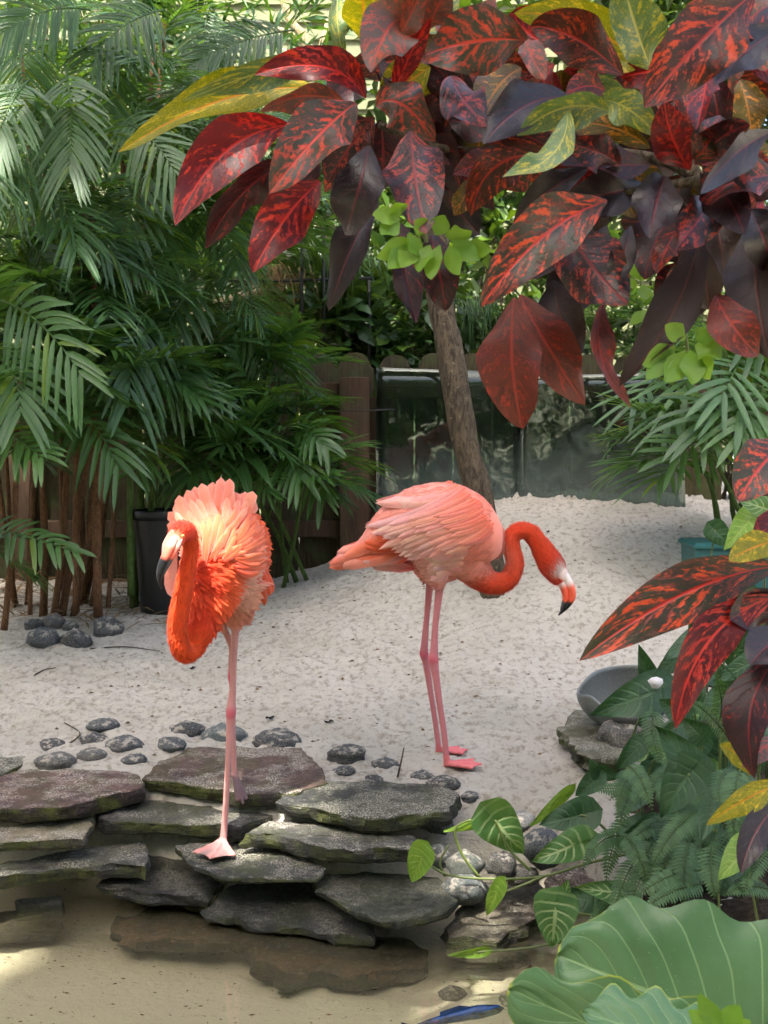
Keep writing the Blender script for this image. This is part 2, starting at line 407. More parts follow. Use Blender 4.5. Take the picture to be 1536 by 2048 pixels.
slab('stone_slab', [(405, 1817), (456, 1778), (560, 1768), (640, 1772), (745, 1846), (742, 1864), (620, 1850), (497, 1832)], .050, .035, DKG, 'wet', 'low wet slab streaked with pale sand beside the three-cornered slab', group=SG, seed=22, rough=1.4, tilt=(0, .10))
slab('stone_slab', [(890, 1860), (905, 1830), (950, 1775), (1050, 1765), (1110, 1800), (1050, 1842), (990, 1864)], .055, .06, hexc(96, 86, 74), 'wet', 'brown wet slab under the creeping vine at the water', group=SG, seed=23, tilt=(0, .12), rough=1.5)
slab('stone_block', [(32, 1794), (123, 1788), (122, 1806), (36, 1810)], .026, .11, GRY, 'wet', 'small square stone block standing in the shallow water', 'stone block', seed=24)
slab('stone_slab', [(228, 1842), (262, 1822), (330, 1808), (430, 1814), (540, 1830), (592, 1852), (520, 1876), (440, 1882), (350, 1878), (250, 1862)], -.045, .05, hexc(104, 76, 48), 'sunk', 'brown sunken stone under water below the one-legged flamingo', cat='sunken stone', group='stones lying under water', seed=25, rough=2.2)
slab('stone_slab', [(502, 1890), (530, 1868), (640, 1858), (760, 1868), (850, 1890), (855, 1920), (770, 1945), (680, 1952), (625, 1932), (570, 1944), (512, 1918)], -.055, .05, hexc(92, 68, 44), 'sunk', 'largest dark brown sunken stone with notched edge', cat='sunken stone', group='stones lying under water', seed=26, rough=2.2)
slab('stone_slab', [(-120, 1850), (0, 1822), (118, 1815), (110, 1842), (0, 1852), (-120, 1868)], -.03, .06, BLK, 'sunk', 'dark underwater block standing for the reflection of the small square block', cat='sunken stone', group='stones lying under water', seed=27)  # dark shape put in for the block's reflection in the water
slab('stone_slab', [(1122, 1455), (1150, 1420), (1250, 1405), (1360, 1430), (1350, 1480), (1230, 1520), (1160, 1508)], .350, .06, hexc(112, 108, 92), 'dark', 'flat grey stone carrying the grey metal bowl', seed=28, rough=1.6)

def pebble_mat():
    t = NT('pebble'); c = t.coords('Object'); oi = t.n('ObjectInfo')
    w = t.math('MULTIPLY', oi.outputs['Random'], 40)
    n1 = t.noise(c, 12, 4, .6, '4D', w); n2 = t.noise(c, 70, 4, .7, '4D', w); n3 = t.noise(c, 260, 2, .6, '4D', w)
    col = t.mix(n1, t.mix(.5, oi.outputs['Color'], (.03, .035, .04)), oi.outputs['Color'])
    col = t.mix(t.math('MULTIPLY', t.sstep(n2, .48, .60), t.sstep(n1, .42, .60)), col, hexc(170, 165, 155))
    col = t.mix(t.sstep(n3, .66, .74), col, hexc(190, 186, 176)); nzz = t.n('SeparateXYZ', Vector=t.n('NewGeometry').outputs['Normal']).outputs[2]; col = t.mix(t.math('MULTIPLY', t.sstep(t.noise(c, 2.2, 5, .7, '4D', w), .50, .60), t.sstep(nzz, .2, .7)), col, hexc(176, 168, 154))
    return t.done(t.bsdf(col, .62, t.bump(t.math('ADD', n2, n1), .6, .02), .4))
PEB = pebble_mat()
def stone_mesh(seed, rough=.20):
    u, v = 20, 12; r = seeded(seed); vs = []
    th = np.linspace(0, 2 * math.pi, u, endpoint=False); ph = np.linspace(-math.pi / 2 + .12, math.pi / 2 - .12, v)
    T, F = np.meshgrid(th, ph); q = np.stack([np.cos(F) * np.cos(T), np.cos(F) * np.sin(T), np.sin(F)], -1).reshape(-1, 3)
    q = q * (1 + rough * fbm(q[:, 0] * 1.6 + seed, q[:, 1] * 1.6, q[:, 2] * 1.6, seed, 3))[:, None]
    f = grid_faces(v, u, True); f.append(tuple(range(u - 1, -1, -1))); f.append(tuple(range((v - 1) * u, v * u)))
    return make_mesh('pebble', q, f, PEB)
PM = [stone_mesh(100 + k) for k in range(6)]; RM = [stone_mesh(120 + k, .32) for k in range(4)]
def pebble(px, py, w, h, label, color=(.10, .11, .12), cat='pebble', group=None, name='pebble', z=None, sink=.42, meshes=PM, k=0, tall=None):
    """px, py: middle of what shows; w, h its size in the photo"""
    p = G(px, py + h * .25) if z is None else PZ(px, py + h * .25, z)
    s = p.y / FPX; rx = w * s / 2
    rz = (rx * .52) if tall is None else tall
    ry = min(rx * .95, max(rx * .6, h * s * 1.15))
    o = obj(name, meshes[k % len(meshes)]); o.location = (p.x, p.y + ry * .3, p.z + rz * (.5 - sink)); o.scale = (rx, ry, rz)
    o.rotation_euler = (0, 0, (k * 1.7) % .5 - .25); o.color = (*color, 1)
    return tag(o, label, cat, group)
BG_, SLT, PALEP = (.035, .038, .042), (.06, .072, .08), (.12, .115, .105)
PG = 'pebbles set in the sand behind the slabs'
for k, (a, b, w, h, cc, lab) in enumerate([
    (205, 1447, 64, 34, SLT, 'dark rounded pebble, farthest back of the pebbles left of the flamingo leg'),
    (186, 1475, 54, 30, BG_, 'dark egg-shaped pebble with a thin twig running past it'),
    (103, 1489, 54, 23, BG_, 'small dark flat pebble, outermost to the left in the sand row'),
    (246, 1488, 75, 32, SLT, 'shiny bluish oval pebble behind the wide reddish slab'),
    (182, 1510, 60, 20, PALEP, 'flat sand-covered pebble between the bluish oval pebble and the pale wide one'),
    (107, 1526, 90, 32, PALEP, 'wide pale grey pebble half buried behind the wide reddish slab'),
    (268, 1519, 52, 20, SLT, 'small pebble tucked at the corner between both reddish slabs'),
    (372, 1456, 70, 32, BG_, 'tilted dark oval pebble, farther back than the flamingo leg'),
    (342, 1488, 60, 22, SLT, 'small flat pebble behind the left corner of the reddish brown slab'),
    (447, 1468, 93, 40, (.10, .13, .13), 'greenish grey pebble directly behind the flamingo leg'),
    (554, 1480, 98, 38, BG_, 'large dark pebble behind the reddish brown slab, beyond the flamingo leg'),
    (693, 1509, 84, 28, BG_, 'sand-dusted dark pebble, widest of those between the two flamingos'),
    (689, 1541, 48, 22, BG_, 'small dark pebble in front of the widest sand-dusted one'),
    (770, 1526, 52, 20, SLT, 'half-buried pebble beside the upright twig'),
    (748, 1559, 40, 14, BG_, 'tiny dark pebble touching the back of the big mossy slab'),
    (845, 1553, 50, 18, SLT, 'flat pebble just short of the pink webbed feet'),
    (887, 1567, 67, 22, BG_, 'flat dark pebble between the pink webbed feet and the big mossy slab'),
    (939, 1593, 42, 19, SLT, 'small pebble off the right end of the big mossy slab')]):
    pebble(a, b, w, h, lab, cc, group=PG, k=k)
BGp = 'dark cobbles at the foot of the palms'
for k, (a, b, w, h, cc, lab) in enumerate([
    (85, 1276, 64, 52, SLT, 'largest dark round cobble at the palm roots'),
    (149, 1281, 60, 38, BG_, 'flat oval cobble next to the largest round one'),
    (215, 1259, 64, 40, BG_, 'dark cobble by the black pot, apart from the others'),
    (107, 1244, 48, 38, PALEP, 'angular brownish cobble behind the largest round one'),
    (140, 1251, 32, 30, PALEP, 'small pale cobble squeezed behind the flat oval one'),
    (66, 1252, 40, 28, BG_, 'cobble hidden in shade behind the largest round one')]):
    pebble(a, b, w, h, lab, cc, 'cobble', BGp, 'cobble', sink=.25, k=k, tall=w * .5 * .0027 * .8)
BV = 'rounded stones under the creeping vine'
for k, (a, b, w, h, z, cc, lab) in enumerate([
    (1085, 1688, 84, 78, .20, (.07, .085, .10), 'big smooth bluish stone behind the arrowhead leaves'),
    (930, 1724, 74, 52, .15, (.10, .12, .10), 'greenish round stone behind the vine stem'),
    (878, 1709, 46, 46, .16, (.08, .09, .09), 'small dark stone wedged against the end of the dark slab'),
    (931, 1776, 95, 52, .10, (.09, .11, .105), 'wet smooth oval stone below the vine stem'),
    (1005, 1728, 64, 50, .16, (.05, .045, .04), 'dark rough stone between the round stone and the bluish stone'),
    (1045, 1748, 74, 40, .13, (.12, .115, .10), 'brown rough stone below the big bluish stone'),
    (870, 1645, 80, 36, .20, (.07, .075, .07), 'dark stone under the right end of the big mossy slab'),
    (1140, 1770, 110, 60, .12, (.10, .06, .045), 'reddish brown rock half hidden by arrowhead leaves'),
    (1040, 1640, 70, 34, .25, (.16, .16, .16), 'grey stone sunk in the sand beyond the arrowhead leaves')]):
    pebble(a, b, w, h, lab, cc, 'stone', BV, 'rounded_stone', z=z, sink=.3, k=k, meshes=PM if k < 4 else RM, tall=h * .5 * .00155)
for k, (a, b, w, h, cc, lab) in enumerate([
    (1245, 1490, 100, 90, (.09, .085, .07), 'rough dark rock beside the flat stone under the bowl'),
    (1280, 1545, 90, 50, (.11, .12, .09), 'mossy rock at the edge of the ferns'),
    (1410, 1340, 120, 70, (.55, .54, .50), 'chalky white rock behind the drooping red leaf'),
    (1330, 1500, 130, 120, (.10, .09, .07), 'dark rock buried in the fern clump')]):
    pebble(a, b, w, h, lab, cc, 'rock', None, 'garden_rock', meshes=RM, sink=.1, k=k, tall=h * .5 * .0018)
UW = 'pebbles lying on the pool bed'
for k, (a, b, w, h, lab) in enumerate([
    (1030, 1926, 74, 32, 'dark oval pebble on the pool bed below the vine'), (905, 1986, 54, 30, 'greenish pebble on the pool bed above the blue fish'),
    (1022, 2002, 50, 32, 'grey pebble on the pool bed beside the head of the fish'), (1092, 1926, 30, 18, 'smallest pebble on the pool bed next to the oval one')]):
    pebble(a, b, w, h, lab, (.12, .115, .085), 'pebble', UW, z=-.11, sink=.3, k=k)
# ------------------------------------------------------------------ flamingos
def plumage_mat(name, rough=.75, line=0.0, trans=.25):
    t = NT(name); c = t.attr('Col'); uv = t.coords('UV'); ob = t.coords('Object')
    n = t.noise(ob, 55, 4, .6); n2 = t.noise(ob, 420, 3, .7)
    col = t.mix(t.sstep(n, .35, .75, 0, .35), c, t.mix(.5, c, (.95, .45, .33), 'MULTIPLY'))
    col = t.mix(t.sstep(n2, .55, .8, 0, .25), col, t.mix(.6, col, (1, .75, .66)))
    h = t.math('ADD', t.math('MULTIPLY', n2, .6), t.math('MULTIPLY', n, .5))
    vr = t.n('TexVoronoi', Scale=190.0); t.put(vr.inputs['Vector'], t.scaled(ob, (1, 1, .6))); h = t.math('ADD', h, t.math('MULTIPLY', vr.outputs['Distance'], .5))
    col = t.mix(t.sstep(vr.outputs['Distance'], .35, .75, 0, .22), col, t.mix(.5, col, (.45, .16, .14)))
    if line:
        wv = t.n('TexWave', wave_type='BANDS', bands_direction='X', Scale=9.0, Distortion=2.0); t.put(wv.inputs['Vector'], t.scaled(uv, (6, 1.5, 1)))
        h = t.math('ADD', h, t.math('MULTIPLY', wv.outputs['Fac'], line))
    tr = t.n('BsdfTranslucent'); t.put(tr.inputs['Color'], t.mix(.35, col, (1.0, .22, .07)))
    b = t.bsdf(col, rough, t.bump(h, .45, .003), .08, Sheen_Weight=.12, Sheen_Roughness=.5)
    return t.done(t.mixs(trans, b, tr.outputs[0]))
M_BODY = plumage_mat('flamingo_body', .75, 0, .10)
M_FEA = plumage_mat('flamingo_feather', .62, .5, .30)
def beak_mat():
    t = NT('flamingo_beak'); c = t.attr('Col')
    return t.done(t.bsdf(c, .36, t.bump(t.noise(t.coords('Object'), 160, 3), .15, .002), .45))
M_BEAK = beak_mat()
def eye_mat():
    t = NT('flamingo_eye'); c = t.attr('Col'); return t.done(t.bsdf(c, .08, None, .6))
M_EYE = eye_mat()

def remeshed(parts, voxel, smooth_it):
    mb = MB()
    for v, f, u in parts: mb.add(v, f)
    tmp = obj('tmp', make_mesh('tmp', np.concatenate(mb.v), mb.f))
    m = tmp.modifiers.new('r', 'REMESH'); m.mode = 'VOXEL'; m.voxel_size = voxel; m.adaptivity = 0
    s = tmp.modifiers.new('s', 'SMOOTH'); s.factor = .5; s.iterations = smooth_it
    dg = bpy.context.evaluated_depsgraph_get(); ev = tmp.evaluated_get(dg)
    me = bpy.data.meshes.new_from_object(ev)
    n = len(me.vertices); v = np.empty(n * 3, np.float32); me.vertices.foreach_get('co', v); v = v.reshape(-1, 3)
    f = [tuple(p.vertices) for p in me.polygons]
    old = tmp.data
    bpy.data.objects.remove(tmp); bpy.data.meshes.remove(old); bpy.data.meshes.remove(me)
    return v.astype(float), f
def spine(rows, n):
    """rows (px, py, Y, radius px[, radius2 px]) -> points and radii in metres"""
    r = catmull(np.array(rows, float), n)
    pts = np.array([P(a[0], a[1], a[2]) for a in r])
    s = r[:, 2] / FPX
    return pts, r[:, 3] * s, (r[:, 4] if r.shape[1] > 4 else r[:, 3]) * s
def field_colors(v, samples, cols, rad):
    """blend of the region colours by distance to their sample spheres"""
    out = np.zeros((len(v), 3)); W_ = np.zeros(len(v)) + 1e-12
    for s, c, r in zip(samples, cols, rad):
        d = np.linalg.norm(v - s, axis=1) / r
        w = 1 / (.05 + d ** 6); out += w[:, None] * np.asarray(c); W_ += w
    return out / W_[:, None]
class Bird:
    def __init__(s, v, f):
        s.v, s.f = v, f
        s.bvh = BVHTree.FromPolygons([tuple(a) for a in v], f)
        s.mb = MB(); s.parts = []
    def path(s, pts, off0, off1, curl=0.0, n=9, back=0.0):
        q = np.asarray(pts, float); t = np.linspace(0, 1, n)[:, None]
        b = (1 - t) ** 2 * q[0] + 2 * t * (1 - t) * q[1] + t * t * q[2]
        out, nr, lastd, step = [], [], None, 0.0
        for i in range(n):
            d = ray(*b[i]); hit = s.bvh.ray_cast(EYE, d.normalized())
            if hit[0] is not None and (lastd is None or abs(hit[0].y - lastd) < .045):
                if lastd is not None: step = .5 * step + .5 * (hit[0].y - lastd)
                lastd = hit[0].y; nn = hit[1]
                if nn.dot(d) > 0: nn = -nn
            else:
                if lastd is None:
                    near = s.bvh.find_nearest(P(b[i][0], b[i][1], s.Y)); lastd = near[0].y
                lastd += max(min(step, .012), -.01) * .6 + back; nn = -d.normalized()
            p = P(b[i][0], b[i][1], lastd)
            k = i / (n - 1); o = off0 + (off1 - off0) * k + curl * k ** 3
            out.append(np.array(p) + np.array((nn * .6 - d.normalized() * .4)) * o); nr.append(np.array((nn * .6 - d.normalized() * .4).normalized()))
        out = np.array(out)
        for _ in range(3): out[1:-1] = .25 * out[:-2] + .5 * out[1:-1] + .25 * out[2:]
        nr = np.array(nr)
        for _ in range(2): nr[1:-1] = .25 * nr[:-2] + .5 * nr[1:-1] + .25 * nr[2:]
        return out, unit(nr)
def feather_mesh(path, nrm, w, c0, c1, seed=0, cup=.35, cols=7, point=.62, taper=.25):
    n = len(path); t = np.linspace(0, 1, n); s = np.linspace(-1, 1, cols); r = seeded(seed)
    tan = unit(np.gradient(path, axis=0)); side = unit(np.cross(tan, nrm))
    pw = (taper + (1 - taper) * np.minimum(1, t / .35) ** .8) * np.sqrt(np.maximum(0, 1 - np.maximum(0, (t - point) / (1 - point)) ** 2.6))
    pw = np.maximum(pw, .03)
    fray = np.stack([1 + .07 * fbm(t * 6 + seed, seed * .7 + sg, 0, 5, 2) + .05 * (r.random(n) - .5) for sg in (0, 9)], 1)
    ew = np.where(s[None] < 0, fray[:, :1], fray[:, 1:])
    wd = (w * pw)[:, None] * ew * s[None]
    v = path[:, None] + side[:, None] * wd[..., None] - nrm[:, None] * (cup * w * np.abs(s[None]) ** 1.7 * pw[:, None])[..., None]
    v = v + nrm[:, None] * ((.04 * w) * np.exp(-(s[None] / .15) ** 2) * np.ones((n, 1)))[..., None]
    var = 1 + .16 * (r.random(3) - .5) + .14 * (r.random() - .5)
    c = (np.asarray(c0)[None] * (1 - t[:, None]) + np.asarray(c1)[None] * t[:, None]) * var
    c = c * (1 + .07 * fbm(t * 9 + seed * 1.7, seed * .3, 0, 6, 2))[:, None]
    cc = np.repeat(c, cols, 0); ed = np.tile(np.abs(s) ** 3, n)[:, None]
    cc = cc * (1 - .30 * ed) + .30 * ed * np.array([1, .66, .60])
    u = np.stack([np.repeat(t, cols), np.tile((s + 1) / 2, n)], 1)
    return v.reshape(-1, 3), grid_faces(n, cols), u, np.clip(cc, 0, 1)
SAL = hexc(248, 148, 122); PNK = hexc(250, 178, 166); ORG = hexc(246, 112, 72); DOR = hexc(238, 82, 50); RDO = hexc(232, 66, 40); LPK = hexc(252, 205, 196); ROSE = hexc(225, 98, 112); NECK = hexc(244, 88, 50)
LEGC = hexc(204, 132, 138); KNEE = hexc(214, 104, 122); FOOTC = hexc(216, 120, 124)
def beak(root, rows, outer, Wc, Oc, Bc, split, lower_scale=.8):
    """two hooked halves along the same line; outer: direction of the culmen"""
    pts, r, _ = spine(rows, 18); t = np.linspace(0, 1, 18); outer = np.asarray(unit(outer))
    for nm, sg, sc in (('upper_mandible', 1, 1.0), ('lower_mandible', -1, lower_scale)):
        L = 18 if sg > 0 else 15
        p = pts[:L] + outer * (sg * r[:L] * .42)[:, None]
        ra = r[:L] * (.80 if sg > 0 else .72); rb = r[:L] * (.62 if sg > 0 else .52)
        if sg < 0: ra = ra * np.sqrt(np.clip(1.02 - (np.linspace(0, 1, L)) ** 4, .02, 1)); rb = rb * np.sqrt(np.clip(1.02 - (np.linspace(0, 1, L)) ** 4, .02, 1))
        p = catmull(p, 34); ra = np.interp(np.linspace(0, 1, 34), np.linspace(0, 1, L), ra); rb = np.interp(np.linspace(0, 1, 34), np.linspace(0, 1, L), rb)
        v, f, u = tube(p, ra, 14, rb, ref=outer)
        tt = np.repeat(np.linspace(0, 1 if sg > 0 else t[L - 1], 34), 14)
        c = np.where((tt < split[0])[:, None], Wc, np.where((tt < split[1])[:, None], Oc, Bc))
        k = smooth(split[0] - .06, split[0] + .06, tt)[:, None]; k2 = smooth(split[1] - .05, split[1] + .03, tt)[:, None]
        c = np.array(Wc) * (1 - k) + np.array(Oc) * k; c = c * (1 - k2) + np.array(Bc) * k2
        if sg < 0: c = c * (1 - k2) + k2 * hexc(74, 74, 80)
        mb = MB(); mb.add(v, f, u, c); mb.build(nm, M_BEAK, root)
def eyeball(root, c, out, r=.0042):
    u, w = 16, 10; T, F = np.meshgrid(np.linspace(0, 2 * math.pi, u, endpoint=False), np.linspace(-1.5, 1.5, w))
    q = np.stack([np.cos(F) * np.cos(T), np.cos(F) * np.sin(T), np.sin(F)], -1).reshape(-1, 3)
    o = np.array(unit(out)); d = q @ o
    col = np.where((d > .80)[:, None], (.005, .005, .005), hexc(226, 200, 120))
    f = grid_faces(w, u, True); f.append(tuple(range(u - 1, -1, -1))); f.append(tuple(range((w - 1) * u, w * u)))
    mb = MB(); mb.add(q * r + np.array(c), f, None, col); mb.build('eye', M_EYE, root)
def foot_parts(ankle, heading, spread=.55, L=.085, gz=None, droop=0.0):
    """three webbed toes and a small hind toe lying on the ground; heading in radians (0 = +x)"""
    out = []; a = np.array(ankle, float); tips = []
    for k, da in enumerate((-spread, 0, spread)):
        h = heading + da; d = np.array([math.cos(h), math.sin(h), 0]); ln = L * (1.08 if k == 1 else .95)
        rows = []
        for t in np.linspace(0, 1, 7):
            q = a + d * ln * t; z = gz if gz is not None else a[2]
            q[2] = z + .006 + (a[2] - z - .006) * (1 - t) ** 2.2 + .003 * abs(math.sin(t * 9)) - droop * t * ln
            rows.append(q)
        rows = np.array(rows); tips.append(rows)
        out.append(tube(rows, np.linspace(.0098, .0050, 7), 8))
    for A, B in ((tips[0], tips[1]), (tips[1], tips[2])):
        n = 7; m = 5; g = []
        for i in range(n):
            for j in range(m):
                s = j / (m - 1); k = 1 - .10 * math.sin(math.pi * s) * (i / (n - 1))
                ii = i * k; lo = int(ii); fr = ii - lo; hi = min(lo + 1, n - 1)
                q = (A[lo] * (1 - fr) + A[hi] * fr) * (1 - s) + (B[lo] * (1 - fr) + B[hi] * fr) * s
                g.append(q)
        g = np.array(g); top = g + [0, 0, -.0005]; bot = g - [0, 0, .0050]
        f = grid_faces(n, m); N = n * m
        f2 = [tuple(x + N for x in q[::-1]) for q in f]; side = []
        rim = [j for j in range(m)] + [i * m + m - 1 for i in range(1, n)] + [(n - 1) * m + j for j in range(m - 2, -1, -1)] + [i * m for i in range(n - 2, 0, -1)]
        for x, y in zip(rim, rim[1:] + rim[:1]): side.append((y, x, x + N, y + N))
        out.append((np.concatenate([top, bot]), f + f2 + side, None))
    h = heading + math.pi; d = np.array([math.cos(h), math.sin(h), 0]); b = a - [0, 0, .012]
    out.append(tube(np.array([a, b + d * .012, b + d * .022 - [0, 0, .004]]), [.006, .005, .003], 8))
    return out
def scatter_plumage(bird, root, n, keep, flow, size, seed, name, lift=.35, colfn=None, aspect=.36, cup=.3):
    """short body feathers over the surface, each lying along the flow; keep(v) -> chance"""
    r = seeded(seed); v = bird.v; tri = np.array([f[:3] for f in bird.f]); ctr = v[tri].mean(1)
    nr = unit(np.cross(v[tri[:, 1]] - v[tri[:, 0]], v[tri[:, 2]] - v[tri[:, 0]]))
    p = keep(ctr); p = p / p.sum(); pick = r.choice(len(tri), n, p=p)
    c, m = ctr[pick], nr[pick]; N = len(pick)
    d = np.array([flow(x) for x in c]) + r.normal(0, .22, (N, 3)); d = unit(d - m * (d * m).sum(1, keepdims=True)); sd = np.cross(d, m)
    L = np.array([size(x) for x in c]) * r.uniform(.75, 1.25, N); lf = lift * r.uniform(.5, 1.4, N)
    col = np.clip(bird.cols[np.array([bird.f[q][0] for q in pick])] * r.uniform(.78, 1.10, (N, 1)), 0, 1); tip = np.clip(col * np.array([1.03, 1.14, 1.14]), 0, 1)
    V, C, U = [], [], []
    for t, w in ((0, .5), (.35, 1.0), (.72, .85), (1.0, .12)):
        p = c + d * (L * t)[:, None] + m * (.0008 + L * lf * t ** 1.6 - L * .10 * t ** 3)[:, None]
        for s in (-1, 0, 1):
            V.append(p + sd * (s * w * L * aspect)[:, None] - m * (cup * abs(s) * w * L * aspect)[:, None]); C.append(col * (1 - t) + tip * t); U.append(np.tile([t, (s + 1) / 2], (N, 1)))
    V, C, U = (np.stack(x, 1).reshape(N * 12, -1) for x in (V, C, U))
    F = (np.array(grid_faces(4, 3))[None] + (np.arange(N) * 12)[:, None, None]).reshape(-1, 4)
    o = obj(name, make_mesh(name, V, F, M_FEA, U, C), root); o['kind'] = 'stuff'
    return o

# ---- the side-on flamingo
FEET = G(893, 1530); YR = FEET.y
fr = empty('flamingo', FEET, 'side-on pink flamingo on two legs, neck curved in an S with beak pointing down', 'flamingo', 'flamingos on the sand')
legs_px = [(880, 1160), (878, 1185), (871, 1248), (868, 1300), (867, 1318), (870, 1340), (878, 1400), (887, 1458), (892, 1505), (894, 1528)]
lr = [11, 8.5, 6.5, 8.5, 11, 8.5, 6.8, 6.6, 6.6, 7.5]
near_leg = catmull(np.array([list(P(a, b, YR - .01)) for a, b in legs_px]), 60)
near_r = np.interp(np.linspace(0, 1, 60), np.linspace(0, 1, 10), np.array(lr) * YR / FPX)
F2 = G(876, 1506); Y2 = F2.y
far_px = [(860, 1150), (859, 1175), (853, 1241), (849, 1290), (848, 1307), (852, 1325), (861, 1383), (870, 1440), (876, 1485), (877, 1500)]
far_y = np.linspace(YR + .055, Y2, 10)
far_leg = catmull(np.array([list(P(a, b, y)) for (a, b), y in zip(far_px, far_y)]), 60)
far_r = np.interp(np.linspace(0, 1, 60), np.linspace(0, 1, 10), np.array([10, 8, 6.2, 8, 10, 8, 6.2, 6, 6, 7]) * YR / FPX)
trunk_r = [(668, 1130, YR, 6, 10), (700, 1113, YR, 13, 24), (735, 1090, YR, 21, 38), (780, 1064, YR, 50, 58), (830, 1051, YR, 77, 76), (880, 1054, YR, 90, 86), (922, 1066, YR, 86, 84), (952, 1084, YR, 68, 70), (970, 1104, YR, 46, 50), (978, 1120, YR, 22, 26)]
tp, ta, tb = spine(trunk_r, 40)
neck_r = [(925, 1090, YR, 58), (942, 1128, YR, 42), (962, 1152, YR, 29), (985, 1165, YR, 22.5), (1008, 1163, YR, 20), (1024, 1147, YR, 18), (1029, 1122, YR, 17), (1023, 1094, YR, 16.5), (1025, 1073, YR, 16), (1041, 1062, YR, 16), (1061, 1067, YR, 16.5), (1077, 1086, YR, 18), (1090, 1108, YR, 22), (1104, 1131, YR, 24.5), (1117, 1151, YR, 21), (1124, 1163, YR, 15)]
npnt, na, _ = spine(neck_r, 90)
flat = np.interp(np.linspace(0, 1, 90), [0, .75, .9, 1], [1, 1, .8, .78])
thigh = tube(np.array([P(868, 1105, YR - .03), P(872, 1140, YR - .025), P(876, 1160, YR - .02), P(880, 1176, YR - .012)]), np.array([50, 32, 20, 10]) * YR / FPX, 16)
thigh2 = tube(np.array([P(850, 1105, YR + .05), P(856, 1140, YR + .055), P(859, 1165, YR + .056)]), np.array([45, 28, 9]) * YR / FPX, 16)
ff = foot_parts(near_leg[-1], -.16, .50, .112, FEET.z + .004); ff2 = foot_parts(far_leg[-1], .12, .46, .10, F2.z)
v, f = remeshed([tube(tp, ta, 36, tb, ref=(0, 1, 0)), tube(npnt, na, 26, na * flat, ref=(0, 1, 0)), tube(near_leg, near_r, 14), tube(far_leg, far_r, 14), thigh, thigh2] + ff + ff2, .0036, 3)
# ref=(0,1,0): the first radius lies in the picture plane, the second across the bird
smp, cl, rd = [], [], []
def reg(p, c, r): smp.append(np.array(p)); cl.append(np.array(c)); rd.append(r)
for a in tp[::3]: reg(a, hexc(250, 168, 150), .05)
for a in ((940, 1060), (955, 1085), (930, 1030)): reg(P(*a, YR - .07), hexc(248, 150, 130), .05)
for a in ((860, 1110), (885, 1130)): reg(P(*a, YR - .08), hexc(250, 190, 180), .045)
for a in ((800, 1125), (770, 1118)): reg(P(*a, YR - .04), ROSE, .025)
for a in ((873, 1163), (880, 1158)): reg(P(*a, YR - .03), ROSE, .010)
for i, a in enumerate(npnt):
    if i > 12 and i % 2 == 0: reg(a, NECK if i < 76 else hexc(240, 82, 52), .03 if i < 30 else .02)
for a in ((1124, 1122), (1130, 1128), (1126, 1110), (1118, 1105)): reg(P(*a, YR), hexc(208, 52, 48), .010)
for a in ((1116, 1150), (1122, 1146), (1128, 1154), (1120, 1140), (1131, 1146)):
    for dy in (-.02, 0, .02): reg(P(*a, YR + dy), hexc(238, 226, 222), .0125)
for leg, n0 in ((near_leg, 26), (far_leg, 26)):
    for i, a in enumerate(leg):
        if i > 4 and i % 2 == 0: reg(a, KNEE if abs(i - n0) < 3 else (FOOTC if i > 52 else LEGC), .012)
for A in (near_leg[-1], far_leg[-1]):
    for k in range(1, 5): reg(A + np.array([.025 * k, -.003 * k, -.015]), FOOTC, .02)
cols = field_colors(v, smp, cl, rd)
mb = MB(); mb.add(v, f, None, cols); mb.build('body', M_BODY, fr)
B = Bird(v, f); B.Y = YR; B.cols = cols
sc_ = YR / FPX
def rows_of(B, root, specs, mirror=None, name='feather', seed0=0):
    k = seed0
    wings = {}
    for (r0, r1), (t0, t1), bend, n, w, c0, c1, off, dof, back, part in specs:
        if part not in wings: wings[part] = empty(part, root.location); attach_empty(wings[part], root)
        for i in range(n):
            s = i / max(1, n - 1); rr = seeded(k + 900)
            a = np.array(r0) * (1 - s) + np.array(r1) * s + rr.normal(0, 2.5, 2); b = np.array(t0) * (1 - s) + np.array(t1) * s + rr.normal(0, 4.5, 2)
            d = b - a; m = (a + b) / 2 + np.array([d[1], -d[0]]) * bend
            pth, nr = B.path([a, m, b], off, off + dof, 0.0, 10, back)
            q = feather_mesh(pth, nr, w * sc_ * rr.uniform(.9, 1.12), c0, c1, k)
            mb = MB(); mb.add(*q); mb.build(name, M_FEA, wings[part]); k += 1
            if mirror is not None:
                p2 = pth.copy(); p2[:, 1] = 2 * mirror - p2[:, 1]; n2 = nr.copy(); n2[:, 1] *= -1
                q = feather_mesh(p2, n2, w * sc_, c0, c1, k)
                if part + '_far' not in wings: wings[part + '_far'] = empty(part, root.location); attach_empty(wings[part + '_far'], root)
                mb = MB(); mb.add(*q); mb.build(name, M_FEA, wings[part + '_far'])
def attach_empty(e, root):
    e.parent = root; e.location = (0, 0, 0)
